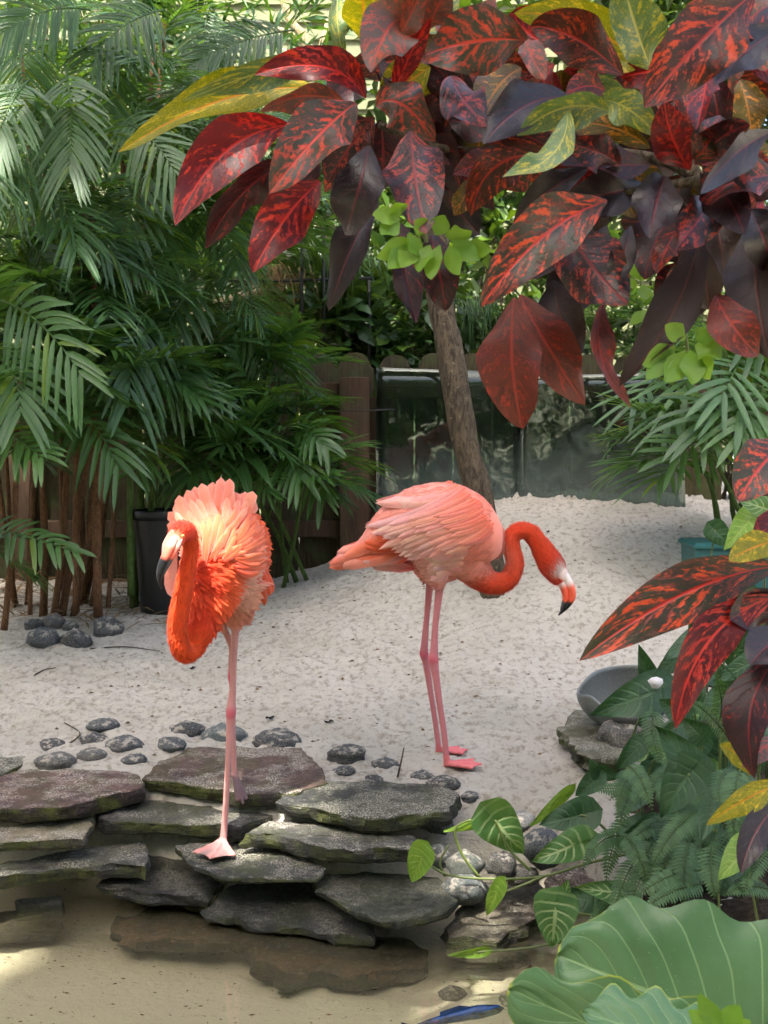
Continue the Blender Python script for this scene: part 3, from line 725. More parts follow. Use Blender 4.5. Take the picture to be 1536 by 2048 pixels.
specs = [
    (((790, 1085), (800, 1108)), ((672, 1106), (668, 1132)), .03, 5, 12, ORG, PNK, .004, .002, .0015, 'tail'),
    (((775, 1072), (790, 1100)), ((690, 1108), (652, 1139)), .02, 6, 11, ORG, SAL, .008, .002, .0005, 'tail'),
    (((815, 1110), (830, 1132)), ((722, 1122), (745, 1128)), -.04, 5, 11, ROSE, LPK, .003, .003, .0, 'tail'),
    (((800, 1095), (820, 1118)), ((728, 1083), (765, 1118)), .02, 6, 11, DOR, ORG, .012, .002, .0, 'wing'),
    (((792, 1002), (796, 1006)), ((757, 1015), (772, 1014)), .06, 3, 5, (.01, .01, .012), (.01, .01, .012), .001, .001, .0, 'wing'),
    (((900, 964), (930, 986)), ((753, 1013), (778, 1000)), .20, 9, 10, SAL, LPK, .010, .006, .001, 'wing'),
    (((915, 978), (950, 1006)), ((738, 1056), (812, 1120)), .14, 15, 10, hexc(248, 156, 132), hexc(253, 212, 204), .016, .008, .0005, 'wing'),
    (((925, 985), (962, 1032)), ((772, 1060), (852, 1114)), .14, 15, 8.5, hexc(246, 136, 108), hexc(252, 204, 194), .021, .008, .0, 'wing'),
    (((938, 994), (974, 1050)), ((815, 1045), (888, 1102)), .13, 15, 7.5, hexc(245, 124, 94), hexc(251, 190, 176), .024, .007, .0, 'wing'),
    (((952, 1006), (981, 1064)), ((866, 1030), (926, 1088)), .12, 15, 6.5, hexc(244, 122, 92), hexc(249, 166, 146), .026, .005, .0, 'wing'),
    (((940, 1092), (915, 1156)), ((842, 1080), (858, 1148)), -.05, 8, 15, hexc(250, 176, 162), LPK, .009, .008, .0, 'wing'),
    (((905, 1100), (895, 1150)), ((862, 1092), (868, 1152)), -.05, 6, 12, PNK, hexc(252, 214, 208), .014, .006, .0, 'wing'),
]
rows_of(B, fr, specs, mirror=YR, seed0=10)
tail_p = np.array(P(650, 1140, YR)); neck0 = np.array(npnt[14])
def flow_r(c): return np.array([-1.0, 0, -.45])
def keep_r(c):
    x = c[:, 0]; z = c[:, 2]
    k = ((z > P(0, 1172, YR).z) & (x < P(992, 0, YR).x) & (x > P(700, 0, YR).x)).astype(float)
    return k + 1e-9
scatter_plumage(B, fr, 3200, keep_r, flow_r, lambda c: .022, 31, 'body_plumage', .12, lambda c, k: np.array(k), .15)
def neck_flow(pts):
    t = unit(np.gradient(pts, axis=0))
    def fl(c):
        i = int(np.argmin(((pts - c) ** 2).sum(1))); return -t[i]
    return fl
nk = npnt[8:]
def keep_neck(c): return ((((c[:, None] - nk[None, ::4]) ** 2).sum(2)).min(1) < .052 ** 2).astype(float) * (c[:, 0] > P(945, 0, YR).x) * (np.linalg.norm(c - np.array(P(1124, 1150, YR)), axis=1) > .030) + 1e-9
scatter_plumage(B, fr, 6500, keep_neck, neck_flow(npnt), lambda c: .019, 33, 'neck_down', .30, lambda c, k: np.array(k), .07)
beak(fr, [(1119, 1146, YR, 15), (1129, 1164, YR, 15.5), (1136, 1182, YR, 15), (1137, 1196, YR, 13.5), (1131, 1209, YR, 11), (1123, 1221, YR, 7), (1116, 1231, YR, 2)], (1, 0, .15), hexc(236, 222, 216), hexc(240, 96, 68), (.012, .012, .014), (.22, .60))
eyeball(fr, P(1109, 1124, YR - .0305), (0, -1, .1)); eyeball(fr, P(1109, 1124, YR + .0305), (0, 1, .1))

# ---- the flamingo standing on one leg at the pool edge
F1 = PZ(446, 1694, .163); YL = F1.y
fl = empty('flamingo', F1, 'ruffled orange flamingo facing forward on one leg, neck looped low, at the water', 'flamingo', 'flamingos on the sand')
def lp(rows): return [(a, b, YL + d, *r) for a, b, d, *r in rows]
trunk_l = lp([(408, 1196, -.12, 36, 38), (422, 1160, -.08, 60, 68), (438, 1134, -.02, 76, 90), (450, 1114, .06, 80, 98), (460, 1102, .15, 78, 94), (472, 1100, .25, 66, 78), (488, 1114, .36, 44, 52), (504, 1140, .44, 22, 26)])
tp, ta, tb = spine(trunk_l, 40)
neck_l = lp([(428, 1165, -.06, 62), (412, 1210, -.10, 48), (402, 1248, -.13, 34), (395, 1275, -.155, 25), (386, 1296, -.175, 20), (373, 1306, -.20, 18.5), (361, 1294, -.225, 18), (356, 1265, -.235, 18.5), (358, 1230, -.235, 18.5), (365, 1192, -.23, 17.5), (372, 1155, -.22, 16), (378, 1122, -.21, 14.5), (381, 1094, -.205, 14), (378, 1072, -.215, 15.5), (368, 1062, -.24, 18.5), (358, 1068, -.27, 19.5), (350, 1083, -.29, 16.5), (345, 1094, -.298, 13)])
npnt, na, _ = spine(neck_l, 100)
leg_px = lp([(474, 1225, .06, 16), (471, 1255, .055, 9.5), (468, 1310, .045, 7.2), (466, 1370, .04, 7.2), (463, 1405, .035, 9.5), (462, 1425, .03, 11.2), (460, 1450, .03, 8.5), (456, 1530, .02, 6.8), (451, 1620, .01, 6.8), (447, 1675, 0, 8), (446, 1688, 0, 9)])
lg, lga, _ = spine(leg_px, 64)
leg2_px = lp([(436, 1215, .05, 15), (442, 1245, .06, 9), (462, 1290, .10, 7), (464, 1330, .12, 8.5), (464, 1352, .125, 9.5), (465, 1380, .125, 7), (466, 1450, .12, 6), (468, 1530, .115, 6), (469, 1552, .112, 7)])
lg2, lga2, _ = spine(leg2_px, 60)
thigh = tube(np.array([P(470, 1165, YL + .05), P(474, 1205, YL + .055), P(473, 1235, YL + .056), P(471, 1262, YL + .055)]), np.array([60, 42, 25, 9]) * YL / FPX, 18)
thigh2 = tube(np.array([P(430, 1170, YL + .03), P(435, 1210, YL + .045), P(441, 1240, YL + .058)]), np.array([50, 30, 10]) * YL / FPX, 16)
fhead = -1.75
ff = foot_parts(lg[-1] + [0, 0, .012], fhead, .66, .112, F1.z + .004)
hang = np.array(lg2[-1]); ff2 = foot_parts(hang, -1.1, .25, .075, None, .9)
v, f = remeshed([tube(tp, ta, 36, tb, ref=(0, 0, 1)), tube(npnt, na, 26, ref=(0, 1, 0)), tube(lg, lga * .95, 14, ref=(0, 1, 0)), tube(lg2, lga2 * .95, 14, ref=(0, 1, 0)), thigh, thigh2] + ff + ff2, .0036, 3)
smp, cl, rd = [], [], []
for a in tp[::3]: reg(a, hexc(246, 104, 56), .05)
for a in ((400, 1120), (405, 1150), (410, 1180), (405, 1215), (400, 1250)): reg(P(*a, YL - .16), hexc(238, 78, 46), .035)
for a in ((345, 1150), (345, 1190), (340, 1120)): reg(P(*a, YL - .05), hexc(250, 160, 146), .03)
for a in ((490, 1140), (500, 1170), (485, 1200), (505, 1130)): reg(P(*a, YL - .04), hexc(252, 192, 172), .035)
for a in ((470, 1225), (474, 1240)): reg(P(*a, YL + .02), hexc(236, 160, 140), .02)
for i, a in enumerate(npnt):
    if i > 14 and i % 2 == 0: reg(a, hexc(246, 90, 38) if i < 78 else hexc(240, 78, 50), .03 if i < 40 else .02)
for a in ((352, 1050), (345, 1056), (362, 1050)): reg(P(*a, YL - .285), hexc(214, 52, 44), .010)
for a in ((352, 1080), (344, 1078), (356, 1092), (348, 1090), (340, 1084)): reg(P(*a, YL - .305), hexc(226, 206, 178), .011)
for leg, n0 in ((lg, 32), (lg2, 30)):
    for i, a in enumerate(leg):
        if i > 6 and i % 2 == 0: reg(a, KNEE if abs(i - n0) < 3 else hexc(206, 150, 146), .016)
for k in range(1, 6):
    for da in (-.66, -.33, 0, .33, .66): reg(lg[-1] + np.array([math.cos(fhead + da) * .02 * k, math.sin(fhead + da) * .02 * k, -.012]), hexc(220, 156, 150) if da in (-.66, 0, .66) else hexc(150, 128, 124), .008)
for k in range(0, 5): reg(hang + np.array([.006 * k, -.006 * k, -.018 * k]), hexc(96, 84, 88), .022)
cols = field_colors(v, smp, cl, rd)
mb = MB(); mb.add(v, f, None, cols); mb.build('body', M_BODY, fl)
B = Bird(v, f); B.Y = YL; B.cols = cols; sc_ = YL / FPX
def feathers(B, root, part, lst, w, c0, c1, off, dof, back, seed0, curl=0.0, pt=.62):
    e = empty(part, root.location); attach_empty(e, root)
    for i, (a, m, b) in enumerate(lst):
        pth, nr = B.path([a, m, b], off, off + dof, curl, 11, back)
        q = feather_mesh(pth, nr, w * sc_ * seeded(seed0 + i).uniform(.88, 1.12), c0, c1, seed0 + i, point=pt); mb = MB(); mb.add(*q); mb.build('feather', M_FEA, e)
def fan(roots, tips, bend, n, jit, seed):
    """n beziers from a line of roots to a polyline of tips"""
    r = seeded(seed); R_ = np.array(roots, float); T = np.array(tips, float); out = []
    cl_ = np.linspace(0, 1, len(T))
    for i in range(n):
        s = i / (n - 1); a = R_[0] * (1 - s) + R_[1] * s + r.normal(0, jit, 2)
        b = np.array([np.interp(s, cl_, T[:, 0]), np.interp(s, cl_, T[:, 1])]) + r.normal(0, jit, 2)
        d = b - a; m = (a + b) / 2 + np.array([d[1], -d[0]]) * (bend[0] * (1 - s) + bend[1] * s)
        out.append((a, m, b))
    return out
feathers(B, fl, 'wing', fan([(395, 1055), (478, 1040)], [(336, 1046), (350, 1012), (378, 992), (408, 968), (434, 980), (454, 966), (474, 984), (494, 990), (508, 1018)], (.26, -.30), 21, 10, 5), 11, hexc(246, 120, 82), hexc(250, 160, 134), .004, .010, .004, 200, -.03, .80)
feathers(B, fl, 'wing', fan([(450, 1055), (470, 1110)], [(490, 1002), (508, 1028), (524, 1062), (530, 1100), (530, 1134)], (-.30, -.36), 17, 5, 6), 8.5, DOR, hexc(248, 132, 92), .008, .012, .003, 230)
feathers(B, fl, 'wing', fan([(402, 1085), (462, 1062)], [(352, 1030), (378, 1012), (405, 1000), (432, 1004), (462, 1004), (490, 1018)], (.12, -.16), 18, 8, 7), 7.5, hexc(245, 112, 74), hexc(250, 160, 136), .012, .014, .003, 250)
feathers(B, fl, 'wing', fan([(430, 1080), (468, 1128)], [(478, 1030), (500, 1052), (514, 1085), (516, 1120), (512, 1140)], (-.26, -.30), 19, 6, 8), 6.5, DOR, hexc(248, 130, 86), .014, .012, .002, 270)
feathers(B, fl, 'wing', fan([(404, 1110), (450, 1120)], [(400, 1050), (424, 1040), (446, 1052), (468, 1068), (486, 1100)], (.05, -.18), 20, 9, 9), 5.5, DOR, hexc(250, 142, 94), .014, .014, .001, 290)
feathers(B, fl, 'wing', [((345, 1060), (333, 1095), (338, 1130)), ((350, 1075), (332, 1120), (341, 1165)), ((352, 1100), (333, 1150), (345, 1195))], 12, SAL, PNK, .004, .004, .002, 310)
feathers(B, fl, 'tail', [((515, 1120), (532, 1150), (546, 1186)), ((512, 1125), (530, 1160), (540, 1192)), ((510, 1130), (526, 1170), (529, 1212)), ((508, 1135), (520, 1170), (521, 1204))], 9, DOR, ORG, .002, .002, .003, 320)
def flow_l(c):
    o = np.array(P(396, 1150, YL - .12)); d = c - o; d = unit(d) if np.linalg.norm(d) > 1e-6 else np.array([0, 0, -1.]); return d + np.array([.35, 0, -.25])
def keep_l(c):
    k = (c[:, 2] > P(0, 1246, YL).z) & (c[:, 1] > YL - .165)
    return k.astype(float) * np.where(c[:, 1] < YL + .12, 1, .25) + 1e-9
scatter_plumage(B, fl, 3600, keep_l, flow_l, lambda c: .034, 41, 'body_plumage', .30, lambda c, k: np.array(k), .13, .3)
nk2 = npnt[10:]
def keep_neck(c): return ((((c[:, None] - nk2[None, ::4]) ** 2).sum(2)).min(1) < .05 ** 2).astype(float) * (c[:, 1] < YL - .10) * (np.linalg.norm(c - np.array(P(347, 1086, YL - .30)), axis=1) > .032) + 1e-9
scatter_plumage(B, fl, 6500, keep_neck, neck_flow(npnt), lambda c: .019, 43, 'neck_down', .30, lambda c, k: np.array(k), .07)
beak(fl, lp([(353, 1078, -.295, 14), (346, 1094, -.308, 14), (338, 1110, -.316, 13.5), (330, 1126, -.32, 12.5), (324, 1142, -.322, 10.5), (321, 1158, -.318, 7.5), (323, 1177, -.31, 2)]), (-.75, -.62, .2), hexc(232, 200, 180), hexc(238, 110, 90), (.012, .013, .016), (.16, .42))
eyeball(fl, P(366, 1072, YL - .302), (.35, -1, .1)); eyeball(fl, P(346, 1068, YL - .285), (-1, -.1, .3))
# ------------------------------------------------------------------ fence, plastic sheets, pot, bowl, tub, trellis, house wall
def wood_mat(name, a, b, green=.3):
    t = NT(name); c = t.coords('Object'); r = t.rand()
    w = t.math('MULTIPLY', r, 20)
    g = t.noise(t.scaled(c, (14, 14, 1.1)), 6, 5, .65, '4D', w, .6); n = t.noise(c, 7, 3, .5, '4D', w); fn = t.noise(t.scaled(c, (40, 40, 2)), 8, 3, .7, '4D', w)
    col = t.mix(t.sstep(g, .3, .7), a, b)
    col = t.mix(t.sstep(fn, .5, .75, 0, .6), col, (.02, .014, .01))
    col = t.mix(t.math('MULTIPLY', t.sstep(n, .45, .7), green), col, hexc(74, 84, 48))
    col = t.mix(t.math('MULTIPLY', r, .35), col, (.03, .025, .02))
    return t.done(t.bsdf(col, .82, t.bump(t.math('ADD', g, fn), .5, .006), .25))
WD = wood_mat('fence_wood', hexc(100, 74, 56), hexc(66, 48, 36), .3)
WD2 = wood_mat('picket_wood', hexc(84, 74, 48), hexc(50, 43, 30), .75)
def box(w, d, h, bev=.004):
    """a board with chamfered edges, base centre at the origin"""
    v, b = [], bev
    for z, k in ((0, b), (b, 0), (h - b, 0), (h, b)):
        x, y = w / 2 - k, d / 2 - k
        for sx, sy in ((-1, -1), (1, -1), (1, 1), (-1, 1)): v.append((sx * x, sy * y, z))
    f = grid_faces(4, 4, True) + [(3, 2, 1, 0), (12, 13, 14, 15)]
    return np.array(v), f
def picket_mesh(w, h, d=.022):
    n = 18; top = []
    for i in range(n + 1):
        s = -1 + 2 * i / n
        a = max(0.0, 1 - abs(s / .82) ** 2.6) ** .5 if abs(s) < .82 else 0
        top.append((s * w / 2, h - .10 + .10 * a))
    prof = [(-w / 2, 0)] + top + [(w / 2, 0)]
    m = len(prof)
    v = [(x, -d / 2, z) for x, z in prof] + [(x, d / 2, z) for x, z in prof]
    f = [tuple(range(m)), tuple(range(2 * m - 1, m - 1, -1))] + [(i + m, (i + 1) % m + m, (i + 1) % m, i) for i in range(m)]
    return make_mesh('picket', v, f, WD2, smooth_=False)
FY = 7.25
ftop = P(800, 707, FY).z
fence = empty('wooden_fence', (0, FY, .3), 'weathered wooden garden fence with rounded picket tops behind palms and clear panels', 'fence')
pmesh = picket_mesh(.246, ftop - .25)
pw = .254; x0 = P(352, 0, FY).x + pw / 2
for i in range(-10, 14):
    x = x0 + i * pw
    o = obj('picket', pmesh, None); o.parent = fence
    o.location = (x, seeded(i + 50).uniform(-.006, .006), -.05 + seeded(i + 80).uniform(-.012, .012)); o.rotation_euler = (0, seeded(i + 90).uniform(-.008, .008), 0)
def fpart(name, x, y, z, w, d, h, mat=WD):
    v, f = box(w, d, h); o = obj(name, make_mesh(name, v, f, mat, smooth_=False)); o.parent = fence
    o.location = (x, y - FY, z - .3); return o
px_ = lambda a, Y: P(a, 0, Y).x
pz_ = lambda b, Y: P(768, b, Y).z
PY = FY - .085
fpart('post', px_(708, PY), PY - .02, pz_(1120, PY) - .3, .19, .10, pz_(755, PY) - pz_(1120, PY) + .3)
fpart('post', px_(747, PY), PY + .03, pz_(1120, PY) - .2, .05, .05, pz_(795, PY) - pz_(1120, PY) + .2)
for xa in (-2.35, 2.55): fpart('post', xa, PY - .02, .2, .14, .10, ftop - .28)
for a, b, yt, yb in ((-2.6, px_(676, PY), 765, 795), (-2.6, px_(676, PY), 1042, 1075), (px_(760, PY), 3.2, 770, 796)):
    fpart('rail', (a + b) / 2, PY + .035, pz_(yb, PY), b - a, .06, pz_(yt, PY) - pz_(yb, PY))
fpart('rail', -1.6, PY + .03, pz_(1190, PY), 2.4, .05, .10)
wv, wf, _ = tube(np.array([(px_(560, 7.0), 7.03, pz_(826, 7.0)), (px_(680, 7.0), 7.0, pz_(822, 7.0)), (px_(740, 7.0), 7.0, pz_(821, 7.0)), (px_(790, 7.0), 7.03, pz_(819, 7.0))]), .005, 6)
tw = NT('iron'); M_IRON = tw.done(tw.bsdf((.012, .011, .010), .55, tw.bump(tw.noise(tw.coords(), 80, 3), .3, .003), .4))
mb = MB(); mb.add(wv, wf); mb.build('wire', M_IRON, fence)

def plexi_mat():
    t = NT('clear_plastic'); c = t.coords('Object'); uv = t.coords('UV')
    warp = t.noise(t.scaled(c, (1, 1, 1)), 3.2, 2, .5)
    nb = t.bump(warp, .10, .05)
    gl = t.n('BsdfGlossy', Roughness=.04, Color=(.80, .90, .86)); t.put(gl.inputs['Normal'], nb)
    tr = t.n('BsdfTransparent', Color=(.42, .52, .48))
    fr = t.n('Fresnel', IOR=1.5); t.put(fr.inputs['Normal'], nb)
    sh = t.mixs(t.math('MULTIPLY_ADD', fr.outputs[0], 1.0, .01, clamp=True), tr.outputs[0], gl.outputs[0])
    vv = t.n('SeparateXYZ', Vector=uv).outputs[1]
    sc = t.noise(t.scaled(uv, (26, 1.2, 1)), 4, 4, .7)
    sp = t.sstep(t.noise(c, 90, 2, .6), .66, .72)  # speckles painted in for sun sparkles, laid over the dust
    dust = t.math('MULTIPLY', t.sstep(vv, .08, .62, .42, .015), t.sstep(sc, .3, .75, .5, 1.0))
    dust = t.math('MAXIMUM', dust, t.math('MULTIPLY', sp, t.sstep(vv, .10, .42, .8, .0)), clamp=True)
    df = t.n('BsdfDiffuse', Color=(.26, .31, .28))
    return t.done(t.mixs(dust, sh, df.outputs[0]))
M_PLX = plexi_mat()
def sheet(corners, label, thick=.006):
    """corners: bottom a, bottom b, top b, top a in world space; slightly bowed"""
    a, b, c, d = [np.array(q, float) for q in corners]; n, m = 16, 12; nv = unit(np.cross(b - a, d - a)); rows, uv = [], []
    for i in range(n):
        for j in range(m):
            s, u = i / (n - 1), j / (m - 1)
            q = a * (1 - s) * (1 - u) + b * s * (1 - u) + c * s * u + d * (1 - s) * u
            rows.append(q + nv * (.012 * math.sin(s * 3.1) * math.sin(u * 2.6) + .006 * math.sin(s * 9 + u * 4))); uv.append((s, u))
    rows = np.array(rows); f = grid_faces(n, m)
    base = rows.mean(0); base[2] = rows[:, 2].min()
    o = obj('plastic_sheet', make_mesh('plastic_sheet', rows - base, f, M_PLX, uv)); o.location = base
    md = o.modifiers.new('thickness', 'SOLIDIFY'); md.thickness = thick
    return tag(o, label, 'plastic panel', 'clear plastic panels leaning on the fence')
sheet((P(752, 1075, 7.10), P(1048, 1020, 7.08), P(1048, 745, 7.06), P(752, 735, 7.08)), 'clear plastic panel with swirly reflections behind the leaning trunk')
sheet((P(1036, 1010, 7.02), P(1372, 1030, 6.62), P(1362, 745, 6.58), P(1036, 752, 6.98)), 'dusty clear plastic panel standing in the sand beside the fan-leaved palm')

# nursery pot
t = NT('black_plastic'); n = t.noise(t.coords(), 30, 3); M_BLK = t.done(t.bsdf(t.mix(t.sstep(n, .5, .8), (.006, .0065, .008), (.02, .018, .016)), .45, t.bump(n, .2, .003), .5))
def lathe(prof, sides=32):
    p = np.array(prof, float); a = np.linspace(0, 2 * math.pi, sides, endpoint=False)
    v = np.stack([p[:, None, 0] * np.cos(a), p[:, None, 0] * np.sin(a), np.repeat(p[:, 1:2], sides, 1)], -1).reshape(-1, 3)
    return v, grid_faces(len(p), sides, True)
pb = G(318, 1225); rr = 56 * pb.y / FPX; hh = (1225 - 1012) * pb.y / FPX
pot = empty('nursery_pot', (pb.x, pb.y + .1, pb.z - .02), 'tall black plastic nursery pot in shade behind the ruffled flamingo', 'pot')
v, f = lathe([(0, .01), (rr * .78, 0), (rr * .80, .02), (rr * .97, hh - .05), (rr * .97, hh - .045), (rr * .93, hh - .045), (rr * .76, .05), (0, .05)])
mb = MB(); mb.add(v + np.array(pot.location), f); mb.build('pot_wall', M_BLK, pot)
v, f = lathe([(rr * .97, hh - .05), (rr * 1.05, hh - .05), (rr * 1.06, hh - .005), (rr * 1.04, hh), (rr * .95, hh), (rr * .93, hh - .03)])
mb = MB(); mb.add(v + np.array(pot.location), f); mb.build('rim', M_BLK, pot)

# grey metal bowl with a pointed lip
t = NT('grey_metal'); n = t.noise(t.coords(), 14, 4); n2 = t.noise(t.coords(), 120, 3)
M_BOWL = t.done(t.bsdf(t.mix(t.sstep(n2, .55, .7), hexc(120, 124, 122), hexc(146, 147, 142)), t.math('MULTIPLY_ADD', n, .3, .32), t.bump(n2, .08, .002), .5, Metallic=.25))
bl = PZ(1262, 1458, .352); Rb = 90 * bl.y / FPX
bv, bu = [], []; ns, nr = 56, 14
def bowl_pt(a, k, inner):
    lip = math.exp(-((a - math.pi + .12) / .26) ** 2)
    R = Rb * (.93 + .22 * lip); top = .175 - .035 * lip + .015 * math.cos(a * 2)
    r = R * (.30 + .70 * math.sin(k * math.pi / 2) ** .9) if k > 0 else 0
    z = top * (1 - math.cos(k * math.pi / 2)) ** .85
    if inner: r -= .006 * (k > 0); z += .007 * (1 - k) + .0
    return (r * math.cos(a), r * math.sin(a), z)
A = np.linspace(0, 2 * math.pi, ns, endpoint=False)
rows = [[bowl_pt(a, k, False) for a in A] for k in np.linspace(.02, 1, nr)] + [[bowl_pt(a, k, True) for a in A] for k in np.linspace(1, .02, nr)]
v = np.array(rows).reshape(-1, 3); f = grid_faces(2 * nr, ns, True); f.append(tuple(range(ns - 1, -1, -1))); f.append(tuple(range((2 * nr - 1) * ns, 2 * nr * ns)))
bo = obj('metal_bowl', make_mesh('metal_bowl', v, f, M_BOWL)); bo.location = (bl.x, bl.y + Rb * .35, bl.z); bo.rotation_euler = (math.radians(24), math.radians(-6), 0)
tag(bo, 'grey metal bowl with pointed lip resting on a flat stone', 'bowl')

# teal tub
t = NT('teal_plastic'); n = t.noise(t.coords(), 25, 3); M_TEAL = t.done(t.bsdf(t.mix(t.sstep(n, .4, .8, 0, .4), hexc(30, 88, 88), hexc(60, 120, 116)), .4, None, .5))
tb_ = G(1440, 1205); tub = empty('plastic_tub', (tb_.x + .06, tb_.y + .1, tb_.z), 'teal plastic tub standing in the sand behind the spotted leaf', 'tub')
ht = (1205 - 1085) * tb_.y / FPX
v, f = box(.36, .26, ht, .015); v[:, 0] *= 1 + .08 * v[:, 2] / ht; mb = MB(); mb.add(v + np.array(tub.location), f); mb.build('tub_wall', M_TEAL, tub, False)
v, f = box(.41, .30, .035, .012); mb = MB(); mb.add(v + np.array(tub.location) + [0, 0, ht - .03], f); mb.build('lid', M_TEAL, tub, False)

# iron trellis behind the fence
tr_ = empty('iron_trellis', P(620, 720, 7.6), 'dark thin iron trellis rising behind the fence under the red leaves', 'trellis')
for a, b0, b1 in ((603, 455, 760), (647, 440, 760), (500, 520, 760), (738, 560, 760)):
    v, f, u = tube(np.array([P(a, b1, 7.6), P(a + 1, (b0 + b1) / 2, 7.6), P(a, b0, 7.6)]), .011, 8); mb = MB(); mb.add(v, f, u); mb.build('bar', M_IRON, tr_)
for b, c in ((668, 640), (560, 556)):
    v, f, u = tube(np.array([P(380, b, 7.63), P(560, (b + c) / 2 + 4, 7.63), P(745, c, 7.63)]), .010, 8); mb = MB(); mb.add(v, f, u); mb.build('rail', M_IRON, tr_)

# house wall with lap siding far behind
t = NT('siding'); M_SID = t.done(t.bsdf(t.mix(t.noise(t.coords(), 2, 3), hexc(112, 116, 80), hexc(98, 104, 70)), .7))
hw = empty('house', (-.8, 12.0, .3), 'pale yellow-green house wall with lap siding behind the palms', 'house')
for i in range(34):
    v = np.array([(-4.2, 0, 0), (4.6, 0, 0), (4.6, .035, .19), (-4.2, .035, .19), (-4.2, .05, 0), (4.6, .05, 0), (4.6, .05, .19), (-4.2, .05, .19)])
    o = obj('siding_board', bpy.data.meshes['siding_board'] if 'siding_board' in bpy.data.meshes else make_mesh('siding_board', v, [(0, 1, 2, 3), (5, 4, 7, 6), (1, 0, 4, 5), (3, 2, 6, 7), (0, 3, 7, 4), (2, 1, 5, 6)], M_SID, smooth_=False))
    o.parent = hw; o.location = (0, 0, i * .18)
# ------------------------------------------------------------------ plants
def palm_mat(name, a, b, tcol, trans=.30, rough=.38):
    t = NT(name); uv = t.coords('UV'); r = t.rand()
    st = t.noise(t.scaled(uv, (1.5, 14, 1)), 5, 2, .6); c = t.mix(r, a, b)
    c = t.mix(t.sstep(st, .35, .7, 0, .45), c, t.mix(.5, c, (.10, .16, .06)))
    at = t.attr('Col'); c = t.mix(1.0, c, at, 'MULTIPLY')
    return t.done(t.leafy(c, t.mix(1.0, tcol, at, 'MULTIPLY'), trans, rough, t.bump(st, .25, .004), .5))
M_PALM = palm_mat('palm_leaf', hexc(58, 98, 48), hexc(36, 68, 33), hexc(110, 152, 40), .26, .30)
M_PALM2 = palm_mat('palm_leaf_pale', hexc(68, 106, 56), hexc(36, 68, 32), hexc(116, 156, 40), .26, .27)
M_FERN = palm_mat('fern_leaf', hexc(74, 106, 66), hexc(50, 84, 46), hexc(96, 134, 46), .3, .55)
M_LEAF = palm_mat('shrub_leaf', hexc(56, 86, 38), hexc(32, 60, 26), hexc(96, 126, 30), .2, .36)
M_LIME = palm_mat('lime_leaf', hexc(120, 156, 44), hexc(90, 134, 38), hexc(140, 176, 36), .36, .4)
M_SUNNY = palm_mat('sunny_leaf', hexc(66, 94, 26), hexc(44, 72, 22), hexc(90, 118, 20), .22, .4)
M_CANO = palm_mat('canopy_leaf', hexc(70, 100, 48), hexc(46, 80, 36), hexc(120, 160, 40), .25, .45)
def bark_mat(name, a, b, sc=1.0):
    t = NT(name); c = t.coords('Object')
    n = t.noise(t.scaled(c, (9 * sc, 9 * sc, 2.2 * sc)), 5, 5, .7, dist=.8); m = t.noise(c, 40 * sc, 4, .7)
    col = t.mix(t.sstep(n, .35, .65), a, b); col = t.mix(t.sstep(m, .58, .72, 0, .6), col, hexc(150, 140, 118))
    return t.done(t.bsdf(col, .88, t.bump(t.math('ADD', n, t.math('MULTIPLY', m, .4)), .9, .015), .2))
M_BARK = bark_mat('bark', hexc(96, 84, 68), hexc(54, 46, 37))
M_CANE = bark_mat('cane', hexc(128, 92, 62), hexc(84, 60, 42), 2)
M_CANEG = bark_mat('green_cane', hexc(92, 116, 56), hexc(66, 88, 42), 2)
M_PALEB = bark_mat('pale_bark', hexc(196, 178, 140), hexc(150, 132, 100))
M_DRY = palm_mat('dry_leaf', hexc(150, 118, 78), hexc(112, 82, 54), hexc(150, 110, 60), .2, .7)

def leaflet(mb, base, d, up, L, w, droop, col=(1, 1, 1), seg=5, fold=.35):
    """narrow blade bending down along its length"""
    d = unit(d); up = unit(up - d * np.dot(up, d)); side = np.cross(d, up); rows = []
    t = np.linspace(0, 1, seg + 1)
    pw = np.array([.35] + [1.0] * seg) * np.sqrt(np.clip(1 - ((t - .30) / .72) ** 2, 0, 1)); pw[0] = .3; pw[-1] = .02
    ctr = base + d * (L * t)[:, None] + np.array([0, 0, -1.0]) * (droop * L * t ** 2)[:, None]
    for i in range(seg + 1):
        rows += [ctr[i] - side * w * pw[i] / 2 + up * fold * w * pw[i] * .5, ctr[i], ctr[i] + side * w * pw[i] / 2 + up * fold * w * pw[i] * .5]
    u = np.stack([np.repeat(t, 3), np.tile([0, .5, 1], seg + 1)], 1)
    mb.add(rows, grid_faces(seg + 1, 3), u, np.array(col))
